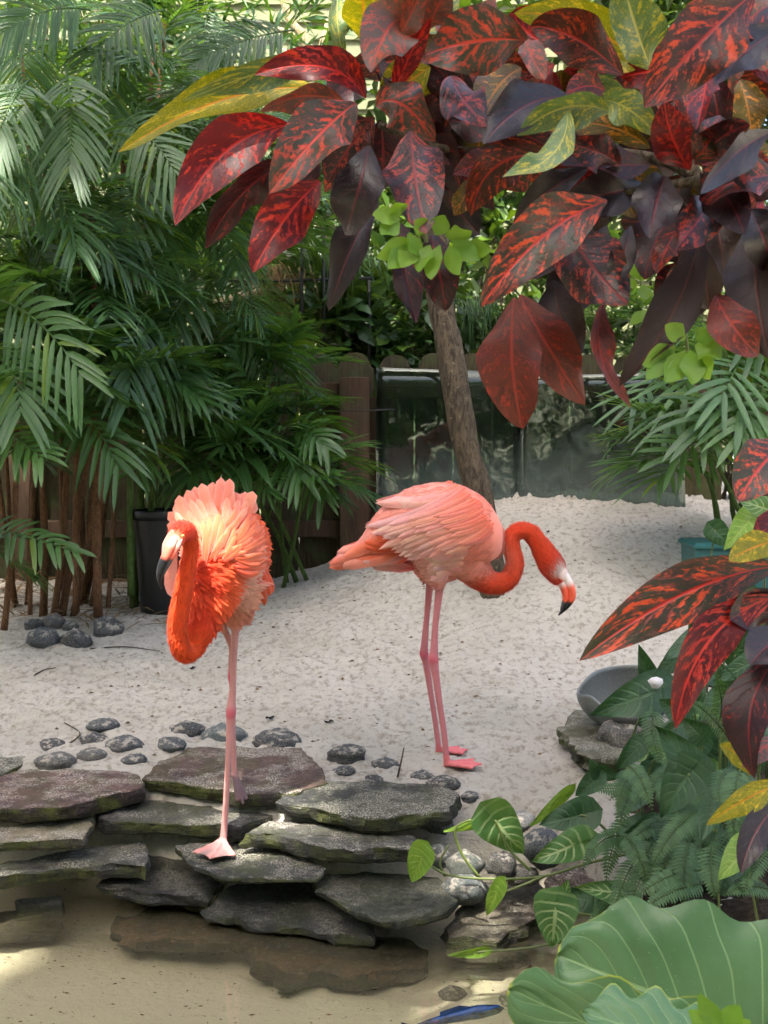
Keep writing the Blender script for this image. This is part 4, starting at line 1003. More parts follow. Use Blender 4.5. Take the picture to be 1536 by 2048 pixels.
def frond_mesh(seed, L, n, ll, lw, arch, droop, ang=(70, 35), stalk=.22, mat=None, fold=.35):
    """pinnate palm leaf along +x, blades to both sides"""
    r = seeded(seed); mb = MB(); mb2 = MB()
    t = np.linspace(0, 1, 24); x = L * t * (1 - .10 * t * arch); z = -arch * L * .42 * t ** 2.1 + .12 * L * t
    y = .04 * L * np.sin(t * 2 + seed)
    pts = np.stack([x, y, z], 1); tan = unit(np.gradient(pts, axis=0))
    v, f, u = tube(pts, np.linspace(.0055, .0012, 24), 5); mb.add(v, f, u, (1.15, 1.05, .7))
    for k in range(n):
        for sg in (-1, 1):
            s = stalk + (1 - stalk) * (k + .25 * (sg > 0) + r.uniform(0, .3)) / n; s = min(s, .995)
            i = s * 23; lo = int(i); p = pts[lo] + (pts[min(lo + 1, 23)] - pts[lo]) * (i - lo); tt = tan[lo]
            a = math.radians(ang[0] + (ang[1] - ang[0]) * (s - stalk) / (1 - stalk) + r.normal(0, 5))
            upv = unit(np.array([0, 0, 1.0]) - tt * tt[2]); sd = np.cross(upv, tt) * sg
            d = tt * math.cos(a) + sd * math.sin(a) + upv * (.22 + r.normal(0, .07))
            g = r.uniform(.8, 1.12); c = np.array([g, g, g]) if r.random() > .06 else np.array([1.7, 1.25, .5])
            ln = ll * (.62 + .38 * math.sin(math.pi * (.18 + .75 * (s - stalk) / (1 - stalk)))) * r.uniform(.88, 1.1)
            leaflet(mb, p, d, upv, ln, lw * r.uniform(.85, 1.1), droop * r.uniform(.5, 1.5), c, 5, fold)
    return mb.mesh('frond', mat)
FR_A = [frond_mesh(300 + k, .86, 24, .30, .016, .9 + .12 * k, .34, mat=M_PALM2) for k in range(5)]       # long feathery
FR_B = [frond_mesh(320 + k, .66, 12, .29, .028, .55 + .15 * k, .26, (66, 22), .25, mat=M_PALM) for k in range(4)]   # bamboo palm
FR_C = [frond_mesh(340 + k, .40, 9, .25, .023, .35 + .2 * k, .22, (78, 8), .35, mat=M_PALM) for k in range(4)]      # short, hand-like
FR_D = [frond_mesh(360 + k, .46, 9, .31, .022, .3 + .2 * k, .20, (75, 10), .40, mat=M_PALM2) for k in range(3)]
def frond(parent, mesh, p, yaw, pitch, roll, scale=1.0, name='frond'):
    o = obj(name, mesh); o.parent = parent; o.location = Vector(p) - parent.location
    o.rotation_mode = 'ZYX' if False else 'XYZ'
    o.rotation_euler = (Matrix.Rotation(yaw, 3, 'Z') @ Matrix.Rotation(-pitch, 3, 'Y') @ Matrix.Rotation(roll, 3, 'X')).to_euler()
    o.scale = (scale,) * 3
    return o
def cane(parent, a, b, r0, r1, mat, bend=.05, name='cane', n=14):
    a, b = np.array(a, float), np.array(b, float); t = np.linspace(0, 1, n)[:, None]
    L = np.linalg.norm(b - a); rr = seeded(int(abs(a[0] * 977 + b[2] * 331)) + 3); off = rr.normal(0, 1, 3) * bend * L
    p = a + (b - a) * t + off * np.sin(t * math.pi)
    rad = np.linspace(r0, r1, n) * (1 + .12 * ((np.arange(n) % 3) == 0))
    v, f, u = tube(p, rad, 8, ref=(0, 1, 0)); mb = MB(); mb.add(v, f, u); return mb.build(name, mat, parent), p
def palm(name, base, label, heads, seed, meshes, cmat, cat='palm', group='palms in front of the fence', spread=1.0, cr=.014):
    """heads: (x, y, z, number of fronds, yaw centre, yaw range, scale)"""
    e = empty(name, base, label, cat, group); r = seeded(seed)
    for hx, hy, hz, nf, yc, yr_, sc in heads:
        b0 = np.array([base[0] + r.normal(0, .06), base[1] + r.normal(0, .05), 0]); b0[2] = H(b0[0], b0[1]) - .03
        top = np.array([hx, hy, hz]); _, pp = cane(e, b0, top, cr * r.uniform(.85, 1.2), cr * .6, cmat, .025)
        for k in range(nf):
            s = r.uniform(.80, 1.0); q = pp[int(s * 13)]
            yaw = yc + yr_ * ((k + r.uniform(.1, .9)) / nf - .5)
            frond(e, meshes[int(r.integers(len(meshes)))], q, yaw, r.uniform(-.25, .75), r.normal(0, .30), sc * r.uniform(.8, 1.15))
    return e
PI = math.pi
# tall feathery palms, upper left; head positions follow the photograph
def hd(px, py, Y, n=6, yc=-PI / 2, yr_=2 * PI * .8, sc=1.0):
    p = P(px, py, Y); return (p.x, p.y, p.z, n, yc, yr_, sc)
def gb(px, Y): x = P(px, 1200, Y).x; return (x, Y, H(x, Y))
palm('feather_palm', gb(40, 6.3), 'tall feathery palm at the left frame edge, its fronds filling the upper corner', [hd(40, 60, 6.0, 8), hd(-60, 250, 5.6, 7, -.6), hd(90, 330, 5.9, 8), hd(-20, 480, 5.7, 7, -.7)], 1, FR_A, M_CANE)
palm('feather_palm', gb(165, 6.4), 'tall palm with two brown canes rising behind the cobbles', [hd(180, 160, 6.2, 8), hd(310, 90, 6.5, 8), hd(250, 330, 6.1, 8), hd(160, 520, 6.0, 8), hd(330, 40, 6.8, 7)], 2, FR_A, M_CANE, cr=.02)
palm('feather_palm', gb(300, 6.9), 'feathery palm with arching fronds beside the long yellow croton leaf', [hd(380, 230, 6.9, 8), hd(450, 80, 7.1, 8), hd(360, 430, 6.8, 8), hd(500, 330, 7.1, 7), hd(430, 520, 6.9, 7)], 3, FR_A, M_CANEG)
palm('feather_palm', gb(-90, 5.6), 'low arching palm cut off by the left edge, beside the brown canes', [hd(-40, 640, 5.3, 7, -.5, 3.6), hd(-60, 800, 5.2, 7, -.5, 3.4), hd(-80, 1060, 5.2, 4, -.4, 2.4, .6)], 4, FR_B, M_CANE)
palm('bamboo_palm', gb(130, 6.0), 'bamboo palm with dark drooping fronds over the brown canes', [hd(120, 620, 5.8, 8), hd(60, 740, 5.7, 7), hd(190, 780, 5.8, 8), hd(240, 660, 6.0, 8)], 5, FR_B, M_CANE, cr=.02)
palm('bamboo_palm', gb(262, 6.25), 'bamboo palm with a single green cane next to the black pot', [hd(300, 800, 6.1, 8), hd(262, 700, 6.2, 7), hd(340, 640, 6.4, 7)], 6, FR_B, M_CANEG, cr=.022)
palm('bamboo_palm', gb(470, 6.75), 'dense dark bamboo palm against the fence above the ruffled flamingo', [hd(460, 720, 6.5, 8), hd(540, 690, 6.7, 8), hd(560, 790, 6.5, 8), hd(480, 830, 6.3, 8), hd(600, 880, 6.4, 8), hd(430, 640, 6.8, 7), hd(590, 700, 6.9, 6)], 7, FR_C, M_CANEG)
palm('bamboo_palm', gb(600, 6.7), 'low bamboo palm with hand-like leaves beside the wooden post', [hd(610, 890, 6.3, 8), hd(500, 900, 6.2, 8), hd(560, 850, 6.5, 7), hd(420, 880, 6.4, 6)], 8, FR_C, M_CANEG)
palm('fan_leaf_palm', gb(1450, 6.3), 'grey-green palm with spreading blades in front of the dusty panel', [hd(1440, 740, 5.9, 8), hd(1400, 850, 5.7, 8, -PI / 2 - .5, 4.2), hd(1500, 830, 5.7, 8), hd(1500, 640, 6.0, 8), hd(1380, 900, 5.9, 6, -PI / 2 - .5, 3.6), hd(1560, 720, 5.8, 7)], 9, FR_D, M_CANEG)
palm('fan_leaf_palm', gb(1340, 7.9), 'palm with thin light blades behind the fence under the red leaves', [hd(1300, 620, 7.6, 7), hd(1250, 560, 7.8, 7), hd(1400, 520, 7.8, 7), hd(1320, 700, 7.6, 6)], 10, FR_D, M_CANEG, group='palms behind the fence')

# fronds that stand out, each along its own line in the photograph
def blade_frond(parent, b, m, t_, ll, lw, n, Y, seed, mat, ang=(72, 25), hang=.35):
    r = seeded(seed); A = [np.array(P(*q, Y + z)) for q, z in zip((b, m, t_), (.15, 0, -.12))]; k = 30; T = np.linspace(0, 1, k)[:, None]
    ctr = (1 - T) ** 2 * A[0] + 2 * T * (1 - T) * A[1] + T ** 2 * A[2]; tan = unit(np.gradient(ctr, axis=0))
    vw = unit(unit(np.array(EYE) - ctr) + np.array([0, 0, 1.0]) * r.uniform(.2, 1.0) + r.normal(0, .25, 3)); sd = unit(np.cross(tan, vw)); up = np.cross(sd, tan)
    mb = MB(); v, f, u = tube(ctr, np.linspace(.006, .0015, k), 5); mb.add(v, f, u, (1.1, 1.05, .7)); L = ll * Y / FPX; w = lw * Y / FPX
    for i in range(n):
        for sg in (-1, 1):
            s = .12 + .87 * (i + .3 * (sg > 0) + r.uniform(0, .25)) / n; j = min(int(s * (k - 1)), k - 2); a = math.radians(ang[0] + (ang[1] - ang[0]) * s + r.normal(0, 4)); g = r.uniform(.85, 1.15)
            d = tan[j] * math.cos(a) + sd[j] * sg * math.sin(a) + up[j] * .12; c = (g, g, g) if r.random() > .05 else (1.7, 1.3, .5)
            leaflet(mb, ctr[j] + (ctr[j + 1] - ctr[j]) * (s * (k - 1) - j), d, up[j], L * (.62 + .38 * math.sin(PI * (.15 + .8 * s))) * r.uniform(.9, 1.1), w * r.uniform(.85, 1.1), hang * r.uniform(.6, 1.4), c, 6, .3)
    o = mb.build('frond', mat, parent); return o
PLM = [o for o in bpy.data.objects if o.parent is None and o.name.split('.')[0] in ('feather_palm', 'bamboo_palm', 'fan_leaf_palm')]
UL = [((180, 20), (90, 0), (0, 70), 95, 12, 14, 5.4), ((130, 130), (150, 230), (137, 350), 110, 13, 13, 5.3), ((230, 240), (300, 250), (352, 350), 120, 14, 9, 5.6), ((60, 380), (150, 390), (152, 510), 100, 13, 11, 5.4), ((590, 60), (480, 70), (380, 130), 90, 11, 15, 6.4),
      ((330, 20), (250, 30), (190, 110), 100, 12, 13, 5.8), ((60, 160), (10, 200), (-20, 330), 110, 13, 12, 5.2), ((300, 330), (260, 400), (240, 520), 100, 12, 12, 5.7), ((440, 150), (350, 170), (300, 250), 100, 12, 12, 6.2), ((30, 470), (90, 480), (110, 590), 100, 12, 11, 5.5), ((380, 420), (330, 440), (310, 560), 90, 11, 12, 6.2), ((500, 400), (470, 450), (470, 540), 90, 11, 11, 6.6),
      ((230, 80), (200, 150), (220, 260), 100, 12, 12, 5.9), ((420, 10), (400, 60), (420, 160), 90, 11, 11, 6.5), ((10, 10), (40, 80), (50, 190), 100, 12, 12, 5.6), ((250, 560), (200, 580), (170, 670), 90, 12, 10, 5.8), ((350, 250), (420, 260), (470, 330), 90, 11, 11, 6.6), ((110, 250), (60, 270), (20, 380), 110, 13, 12, 5.3)]
for k, (b, m, t_, ll, lw, n, Y) in enumerate(UL): blade_frond(PLM[k % 3], b, m, t_, ll, lw * .62, int(n * 1.7), Y, 2000 + k, M_PALM2)
LL = [((0, 600), (80, 620), (170, 760), 130, 20, 9, 4.9), ((300, 620), (255, 640), (260, 800), 130, 18, 9, 5.6), ((120, 780), (190, 830), (240, 940), 110, 16, 9, 5.5), ((-20, 690), (40, 720), (40, 830), 130, 20, 8, 4.9), ((200, 700), (290, 690), (380, 790), 120, 17, 9, 5.8),
      ((-40, 1060), (50, 1060), (160, 1110), 70, 17, 8, 5.0), ((-20, 850), (30, 870), (90, 920), 90, 16, 7, 4.9), ((400, 560), (340, 620), (300, 720), 110, 16, 9, 6.0)]
for k, (b, m, t_, ll, lw, n, Y) in enumerate(LL): blade_frond(PLM[3 + k % 3], b, m, t_, ll, lw * .68, int(n * 1.4), Y, 2100 + k, M_PALM2 if k % 3 == 0 else M_PALM)
CL = [((520, 820), (500, 770), (470, 700), 100, 14, 8, 6.3), ((560, 760), (600, 690), (580, 640), 100, 14, 8, 6.4), ((500, 880), (490, 900), (470, 960), 110, 18, 6, 6.1), ((580, 860), (620, 850), (655, 900), 70, 13, 8, 6.1), ((560, 880), (590, 900), (600, 960), 90, 14, 7, 6.1), ((420, 900), (410, 900), (380, 960), 100, 15, 7, 6.1), ((600, 920), (630, 940), (650, 1000), 70, 13, 7, 6.2), ((470, 760), (440, 740), (390, 790), 100, 15, 8, 6.2), ((560, 640), (540, 660), (450, 640), 90, 13, 8, 6.5)]
for k, (b, m, t_, ll, lw, n, Y) in enumerate(CL): blade_frond(PLM[6 + k % 2], b, m, t_, ll, lw * .85, int(n * 1.2), Y, 2200 + k, M_PALM, (80, 15))
RL = [((1440, 790), (1430, 810), (1400, 870), 150, 15, 6, 5.3), ((1450, 780), (1480, 800), (1530, 880), 150, 15, 6, 5.2), ((1390, 780), (1370, 790), (1330, 850), 130, 14, 6, 5.6), ((1480, 720), (1470, 740), (1440, 800), 140, 14, 6, 5.3), ((1400, 700), (1390, 730), (1360, 790), 130, 13, 6, 5.7), ((1530, 760), (1520, 800), (1480, 880), 140, 15, 6, 5.2), ((1420, 860), (1400, 880), (1340, 920), 120, 13, 6, 5.4), ((1480, 660), (1500, 660), (1540, 740), 130, 13, 6, 5.5), ((1340, 740), (1300, 760), (1260, 820), 110, 12, 6, 6.0)]
for k, (b, m, t_, ll, lw, n, Y) in enumerate(RL): blade_frond(PLM[8], b, m, t_, ll, lw, n, Y, 2300 + k, M_PALM2, (85, 10), .2)

# bare canes standing free of the leaves
for k, (px0, py0, px1, py1, Y, rpx, mt) in enumerate([(152, 1225, 160, 700, 5.75, 7, M_CANE), (196, 1235, 184, 470, 5.7, 9, M_CANE), (8, 1260, 34, 860, 5.3, 7, M_CANE), (262, 1190, 268, 760, 6.0, 7, M_CANEG), (128, 1200, 120, 560, 6.0, 5, M_CANE), (340, 760, 332, 330, 6.3, 5, M_CANEG), (180, 560, 190, 230, 6.0, 5, M_CANE), (216, 1215, 230, 820, 6.0, 5, M_CANE), (60, 1230, 70, 900, 5.8, 5, M_CANE), (420, 700, 412, 420, 6.6, 4, M_CANEG), (250, 700, 244, 300, 6.3, 4, M_CANE)]):
    cane(PLM[[1, 1, 3, 5, 4, 2, 0, 4, 3, 2, 1][k]], P(px0, py0, Y), P(px1, py1, Y + .05), rpx * Y / FPX, rpx * .8 * Y / FPX, mt, .012)
# leafy shrubs
def leaf_card(w=.5, seg=3, fold=.15, tip=1.0):
    t = np.linspace(0, 1, seg + 1); pw = np.sin(np.pi * np.clip(t, .02, .98) ** .8) * w; v = []
    for i in range(seg + 1): v += [(t[i], -pw[i] / 2, fold * pw[i] - .12 * t[i] ** 2), (t[i], 0, -.12 * t[i] ** 2), (t[i], pw[i] / 2, fold * pw[i] - .12 * t[i] ** 2)]
    return np.array(v), np.array(grid_faces(seg + 1, 3)), np.stack([np.repeat(t, 3), np.tile([0, .5, 1], seg + 1)], 1)
def leaf_cloud(name, pos, out, size, mat, seed, parent=None, w=.5, seg=2, jit=.7, cvar=.3):
    """many leaves as one mesh: positions, outward directions, sizes"""
    r = seeded(seed); n = len(pos); cv, cf, cu = leaf_card(w, seg)
    d = unit(out + r.normal(0, jit, (n, 3)) + np.array([0, 0, -.15])); up = unit(np.array([0, 0, 1.0]) + r.normal(0, .45, (n, 3)))
    s = unit(np.cross(up, d)); u = np.cross(d, s)
    v = pos[:, None] + (d[:, None] * cv[None, :, 0:1] + s[:, None] * cv[None, :, 1:2] + u[:, None] * cv[None, :, 2:3]) * size[:, None, None]
    m = len(cv); f = (cf[None] + (np.arange(n) * m)[:, None, None]).reshape(-1, cf.shape[1])
    c = np.repeat(1 + cvar * (r.random((n, 1)) * 2 - 1), m, 0) * np.repeat(np.where(r.random((n, 1)) < .12, [[1.35, 1.25, .7]], [[1, 1, 1]]), m, 0)
    return obj(name, make_mesh(name, v.reshape(-1, 3), f, mat, np.tile(cu, (n, 1)), c), parent)
def shrub(label, px, py, Y, rx, ry, rz, n, size, mat, seed, cat='shrub', group='shrubs behind the fence', name='leafy_shrub', stems=5, w=.5, clumps=16):
    c = np.array(P(px, py, Y)); g = H(c[0], c[1]); e = empty(name, (c[0], c[1], g), label, cat, group); r = seeded(seed)
    cc = unit(r.normal(0, 1, (clumps, 3))) * (r.random((clumps, 1)) ** .4) * [rx, ry, rz]; k = r.integers(clumps, size=n)
    o = r.normal(0, 1, (n, 3)); p = cc[k] + unit(o) * (r.random((n, 1)) ** .5) * np.array([rx, ry, rz]) * .42
    leaf_cloud('crown', c + p, unit(p + o * .3), size * r.uniform(.7, 1.3, n), mat, seed + 1, e, w)
    for i in range(stems): cane(e, (c[0] + r.normal(0, .08), c[1] + r.normal(0, .05), g - .05), c + cc[i] * .8, .014, .005, M_BARK, .06, 'stem')
    return e
shrub('broad leaved shrub behind the fence beside the iron trellis', 690, 640, 7.9, .5, .35, .55, 420, .17, M_LEAF, 21, w=.55)
shrub('dark leaved shrub behind the leaning trunk and the fence', 800, 660, 8.0, .45, .35, .5, 380, .16, M_LEAF, 22, w=.6)
shrub('fine leaved shrub behind the fence, left of the trellis', 500, 560, 8.2, .7, .4, .6, 900, .12, M_LEAF, 23, w=.3)
shrub('bright leafy shrub glowing in sun far behind the trunk', 960, 560, 8.8, .9, .5, 1.0, 900, .16, M_SUNNY, 24, w=.45)
shrub('sunlit shrub showing through gaps in the red croton', 1250, 520, 8.9, .8, .5, 1.1, 900, .15, M_SUNNY, 25, w=.45)
shrub('tall green shrub behind the palms in the upper left corner', 180, 300, 8.6, 1.2, .5, 1.6, 1800, .16, M_LEAF, 26, w=.3)
shrub('green shrub at the right edge behind the grey-green palm', 1480, 640, 8.0, .7, .5, 1.0, 900, .16, M_LEAF, 27, w=.4)
shrub('leafy shrub rising behind the top of the croton', 1050, 150, 9.2, 1.5, .5, 1.2, 1500, .18, M_SUNNY, 28, w=.45)
shrub('shrub between palms and house wall', 560, 330, 9.0, .8, .4, .9, 900, .17, M_LEAF, 29, w=.4)
shrub('yellowish shrub behind the low left palms', 60, 700, 7.9, 1.0, .4, 1.0, 1100, .15, M_LEAF, 30, w=.3)

shrub('tall bamboo-like thicket filling the upper left behind the feathery palms', 150, 150, 8.4, 1.5, .4, 1.9, 3200, .22, M_PALM, 31, w=.14, clumps=40)
shrub('tall thicket behind the palms next to the house wall', 420, 330, 8.6, .8, .4, 1.5, 1900, .22, M_PALM, 32, w=.16, clumps=26)
shrub('dense green tree crown behind the croton at the top right', 1380, 120, 9.0, 1.6, .5, 1.5, 2600, .2, M_LEAF, 33, w=.4, clumps=40)
shrub('green thicket closing the gap above the fence behind the trunk', 880, 420, 9.4, 1.3, .4, 1.3, 1900, .2, M_LEAF, 34, w=.4, clumps=30)
shrub('low leafy plants right behind the fence top', 620, 690, 7.75, 1.4, .2, .28, 700, .14, M_LEAF, 35, w=.4, clumps=24)
shrub('low leafy plants behind the fence under the hanging red leaves', 1150, 690, 7.75, 1.4, .2, .30, 700, .15, M_LEAF, 36, w=.4, clumps=24)
# pale branching tree before the house wall
pt = empty('bare_tree', (P(640, 0, 9.6).x, 9.6, .4), 'pale bare branching tree in front of the house wall', 'tree', None)
for nm, q, r0, r1 in (('trunk', [(655, 800), (650, 420), (640, 240), (628, 130)], .09, .06), ('branch', [(632, 150), (610, 80), (580, 40), (560, -30)], .05, .03), ('branch', [(634, 150), (655, 60), (690, -40)], .045, .03), ('branch', [(610, 80), (560, 60), (500, 50)], .03, .015)):
    p = catmull(np.array([list(P(a, b, 9.6)) for a, b in q]), 14); v, f, u = tube(p, np.linspace(r0, r1, 14), 10, ref=(0, 1, 0)); mb = MB(); mb.add(v, f, u); mb.build(nm, M_PALEB, pt)
dl = empty('driftwood_branch', P(500, 640, 7.75), 'pale dry branch lying across the plants behind the fence', 'branch')
p = catmull(np.array([list(P(a, b, 7.7)) for a, b in ((380, 640), (440, 610), (500, 590), (570, 575))]), 14); v, f, u = tube(p, np.linspace(.05, .03, 14), 10, ref=(0, 1, 0)); mb = MB(); mb.add(v, f, u); mb.build('limb', M_PALEB, dl)
p = catmull(np.array([list(P(a, b, 7.66)) for a, b in ((400, 690), (450, 668), (520, 660), (600, 640))]), 14); v, f, u = tube(p, np.linspace(.035, .02, 14), 10, ref=(0, 1, 0)); mb = MB(); mb.add(v, f, u); mb.build('limb', M_PALEB, dl)

# hanging stringy plants on the trellis
for k, (px, py, Y, n, L, lab) in enumerate([(690, 500, 7.75, 90, .55, 'thin stringy green plant hanging behind the trellis bars'), (960, 600, 7.6, 70, .38, 'thin stringy green plant hanging beside the trunk top'), (560, 540, 7.7, 70, .5, 'dry stringy plant hanging left of the trellis')]):
    e = empty('hanging_plant', P(px, py, Y), lab, 'hanging plant', 'stringy plants hanging behind the fence'); r = seeded(400 + k); mb = MB()
    for i in range(n):
        a = np.array(P(px, py, Y)) + r.normal(0, 1, 3) * [.10, .06, .04]; ln = L * r.uniform(.5, 1.15); dx = r.normal(0, .05)
        v, f, u = tube(np.array([a, a + [dx * .6, 0, -.25 * ln], a + [dx, 0, -.6 * ln], a + [dx * 1.1, 0, -ln]]), .0035, 4); mb.add(v, f, u, np.ones(3) * r.uniform(.8, 1.4))
    mb.build('strands', M_LEAF if k < 2 else M_DRY, e)['kind'] = 'stuff'

# ---- the leaning tree
tb0 = G(985, 1180)
tree = empty('leaning_tree', (tb0.x, tb0.y, tb0.z), 'slanting bare tree trunk in the sand behind the side-on flamingo', 'tree')
Yt = tb0.y
tq = catmull(np.array([list(P(a, b, Yt + dy)) for a, b, dy in ((992, 1215, 0), (984, 1150, 0), (962, 1010, .02), (935, 900, .05), (915, 790, .08), (898, 690, .12), (880, 600, .15), (868, 400, .2), (850, 150, .2), (860, -150, .1), (880, -400, -.1), (800, -1100, -.3), (650, -2400, -.5))]), 70)
trd = np.interp(np.linspace(0, 1, 70), [0, .06, .15, .35, .55, 1], np.array([32, 29, 27, 28, 25, 21]) * Yt / FPX) * (1 + .05 * fbm(np.arange(70) * .35, 3.0, 0, 8, 2))
v, f, u = tube(tq, trd, 20, ref=(0, 1, 0)); v = v + unit(v - np.repeat(tq, 20, 0)) * (fbm(v[:, 0] * 18, v[:, 1] * 18, v[:, 2] * 6, 4, 3) * .007)[:, None]
mb = MB(); mb.add(v, f, u); mb.build('trunk', M_BARK, tree)
r = seeded(77)
shade = empty('added_shade_tree', (-4.4, -2.4, 0), 'unseen tall tree added to shade the scene, its crown high overhead', 'tree')  # added out of view to shade the sand; crown opened along sun paths
stq = catmull(np.array([(-4.4, -2.4, -.1), (-4.35, -2.3, 3), (-4.3, -2.0, 7), (-4.1, -1.6, 11.2)]), 40); v, f, u = tube(stq, np.linspace(.24, .12, 40), 16, ref=(0, 1, 0)); mb = MB(); mb.add(v, f, u); mb.build('trunk', M_BARK, shade)
for e1 in np.array([(-3.4, -2.6, 12.3), (-4.6, .4, 12.5), (-4.0, 2.6, 12.6), (-1.2, -3.2, 12.4), (-3.6, 1.2, 12.2), (.4, -2.6, 12.5)]):
    p = catmull(np.array([stq[-6], (stq[-1] + e1) / 2 + [0, 0, .2], e1]), 12); v, f, u = tube(p, np.linspace(.08, .02, 12), 8); mb = MB(); mb.add(v, f, u); mb.build('limb', M_BARK, shade)
def sunlit(p):
    """sun paths where the crown is open or thin, so that light falls through where the photograph has it"""
    keep = np.ones(len(p), bool); dice = seeded(5).random(len(p)); cell = fbm(p[:, 0] * 5, p[:, 1] * 5, 0, 66, 2)
    for c, rad, thin in SUN_GAPS:
        d = p - np.array(c); al = d @ np.array(SUN_DIR); q = d - al[:, None] * np.array(SUN_DIR)
        keep &= ~((np.linalg.norm(q, axis=1) < rad) & (al > 0) & ((cell < .26) if thin else True))
    return keep
SUN_GAPS = [(P(435, 1080, 3.12), .31, False), (P(380, 1230, 2.98), .24, False), (PZ(-40, 1930, -.1), .26, False), (P(760, 40, 2.2), .45, True), (P(1000, 10, 2.2), .45, True), (P(1250, -20, 2.0), .34, True), (P(210, 170, 6.2), 1.3, True), (P(0, 220, 5.9), 1.15, True), (P(120, 560, 5.6), .6, True), (P(420, 280, 6.8), .7, True)]
n = 25000; cc = np.array([-2.2, .3, 12.5]); p = np.stack([r.uniform(-3.4, 3.4, n), r.uniform(-4.0, 4.0, n), r.uniform(-.8, .8, n)], 1)
p = p[(np.abs(p[:, 0] / 3.5) ** 4 + np.abs(p[:, 1] / 4.2) ** 4 + np.abs(p[:, 2] / .85) ** 4) < 1 + .3 * fbm(p[:, 0], p[:, 1], p[:, 2], 61, 2)] + cc; p = p[sunlit(p)]
leaf_cloud('crown', p, r.normal(0, 1, (len(p), 3)), .30 * r.uniform(.7, 1.3, len(p)), M_CANO, 78, shade, .55)

# unseen hedges added to darken the panel reflections and block low sky light
for k, (x, y, rx, ry, lab) in enumerate([(-3.0, -3.2, 2.4, .9, 'unseen leafy hedge added behind the viewer to darken reflections, west half'), (2.2, -3.4, 2.6, .9, 'unseen leafy hedge added behind the viewer to darken reflections, east half'), (-6.0, .6, .9, 4.4, 'unseen leafy hedge added west of the pool to darken reflections')]):
    e = empty('added_hedge', (x, y, 0), lab, 'hedge', 'unseen hedges added around the pool'); n = 7000; q = r.uniform(-1, 1, (n, 3)) * [rx, ry, 2.9] + [x, y, 2.9]
    leaf_cloud('crown', q, r.normal(0, 1, (n, 3)), .26 * r.uniform(.7, 1.3, n), M_PALM, 90 + k, e, .5)
# ------------------------------------------------------------------ broad-leaved plants near the viewer
def croton_mat(name, base, base2, vein, spot, spot_amt, vein_amt, tcol, trans=.4, rough=.30, speck=0.0, midw=.05):
    t = NT(name); uv = t.coords('UV'); r = t.rand(); w = t.math('MULTIPLY', r, 60)
    s = t.n('SeparateXYZ', Vector=uv); u, v = s.outputs[0], s.outputs[1]
    a = t.math('ABSOLUTE', t.math('MULTIPLY_ADD', v, 2.0, -1.0))
    uvn = t.scaled(uv, (2.2, 1.0, 1))
    n1 = t.noise(uvn, 5.5, 4, .6, '4D', w); n2 = t.noise(uvn, 17, 4, .65, '4D', w); n3 = t.noise(uvn, 46, 2, .6, '4D', w); n0 = t.noise(uvn, 2.2, 2, .5, '4D', w)
    col = t.mix(t.sstep(n0, .35, .65), base, base2)
    mid = t.sstep(a, midw * .4, midw * 1.6, 1.0, 0.0)
    ph = t.math('ADD', t.math('MULTIPLY_ADD', u, 7.0, t.math('MULTIPLY', a, -1.9)), t.math('MULTIPLY', n1, 2.6))
    tri = t.math('ABSOLUTE', t.math('SUBTRACT', t.math('FRACT', ph), .5))
    side = t.math('MULTIPLY', t.sstep(tri, .06, .26, 1.0, 0.0), t.sstep(n0, .40, .58, .05, 1.0))
    side = t.math('MULTIPLY', side, vein_amt)
    al = t.n('CombineXYZ'); t.put(al.inputs[0], t.math('MULTIPLY_ADD', u, 7.0, t.math('MULTIPLY', a, -1.9))); t.put(al.inputs[1], t.math('MULTIPLY', v, 1.6))
    n2 = t.math('MULTIPLY_ADD', t.noise(al.outputs[0], 2.0, 5, .70, '4D', w, .5), .72, t.math('MULTIPLY', n2, .28))
    blotch = t.sstep(n2, .63 - .15 * spot_amt, .67 - .14 * spot_amt)
    blotch = t.math('MULTIPLY', blotch, t.sstep(n1, .40, .52))
    col = t.mix(t.math('MULTIPLY', side, t.sstep(n2, .3, .6, .3, 1)), col, vein)
    col = t.mix(t.math('MULTIPLY', blotch, min(1, spot_amt * 1.6)), col, spot)
    if speck: col = t.mix(t.math('MULTIPLY', t.sstep(n3, .52, .64), speck), col, spot)
    fine = t.sstep(t.math('ABSOLUTE', t.math('SUBTRACT', t.math('FRACT', t.math('MULTIPLY', ph, 2.0)), .5)), .0, .07, .35, 0.0)
    col = t.mix(t.math('MULTIPLY', fine, .5), col, t.mix(.5, col, vein))
    col = t.mix(mid, col, vein)
    tc = t.mix(.55, col, tcol); tc = t.mix(mid, tc, vein)
    h = t.math('ADD', t.math('MULTIPLY', t.sstep(tri, 0.0, .12), .5), t.math('MULTIPLY', mid, -1.2)); h = t.math('ADD', h, t.math('MULTIPLY', n3, .22))
    rg = t.math('MULTIPLY_ADD', n1, .25, rough)
    return t.done(t.leafy(col, tc, trans, rg, t.bump(h, .28, .006), .45))
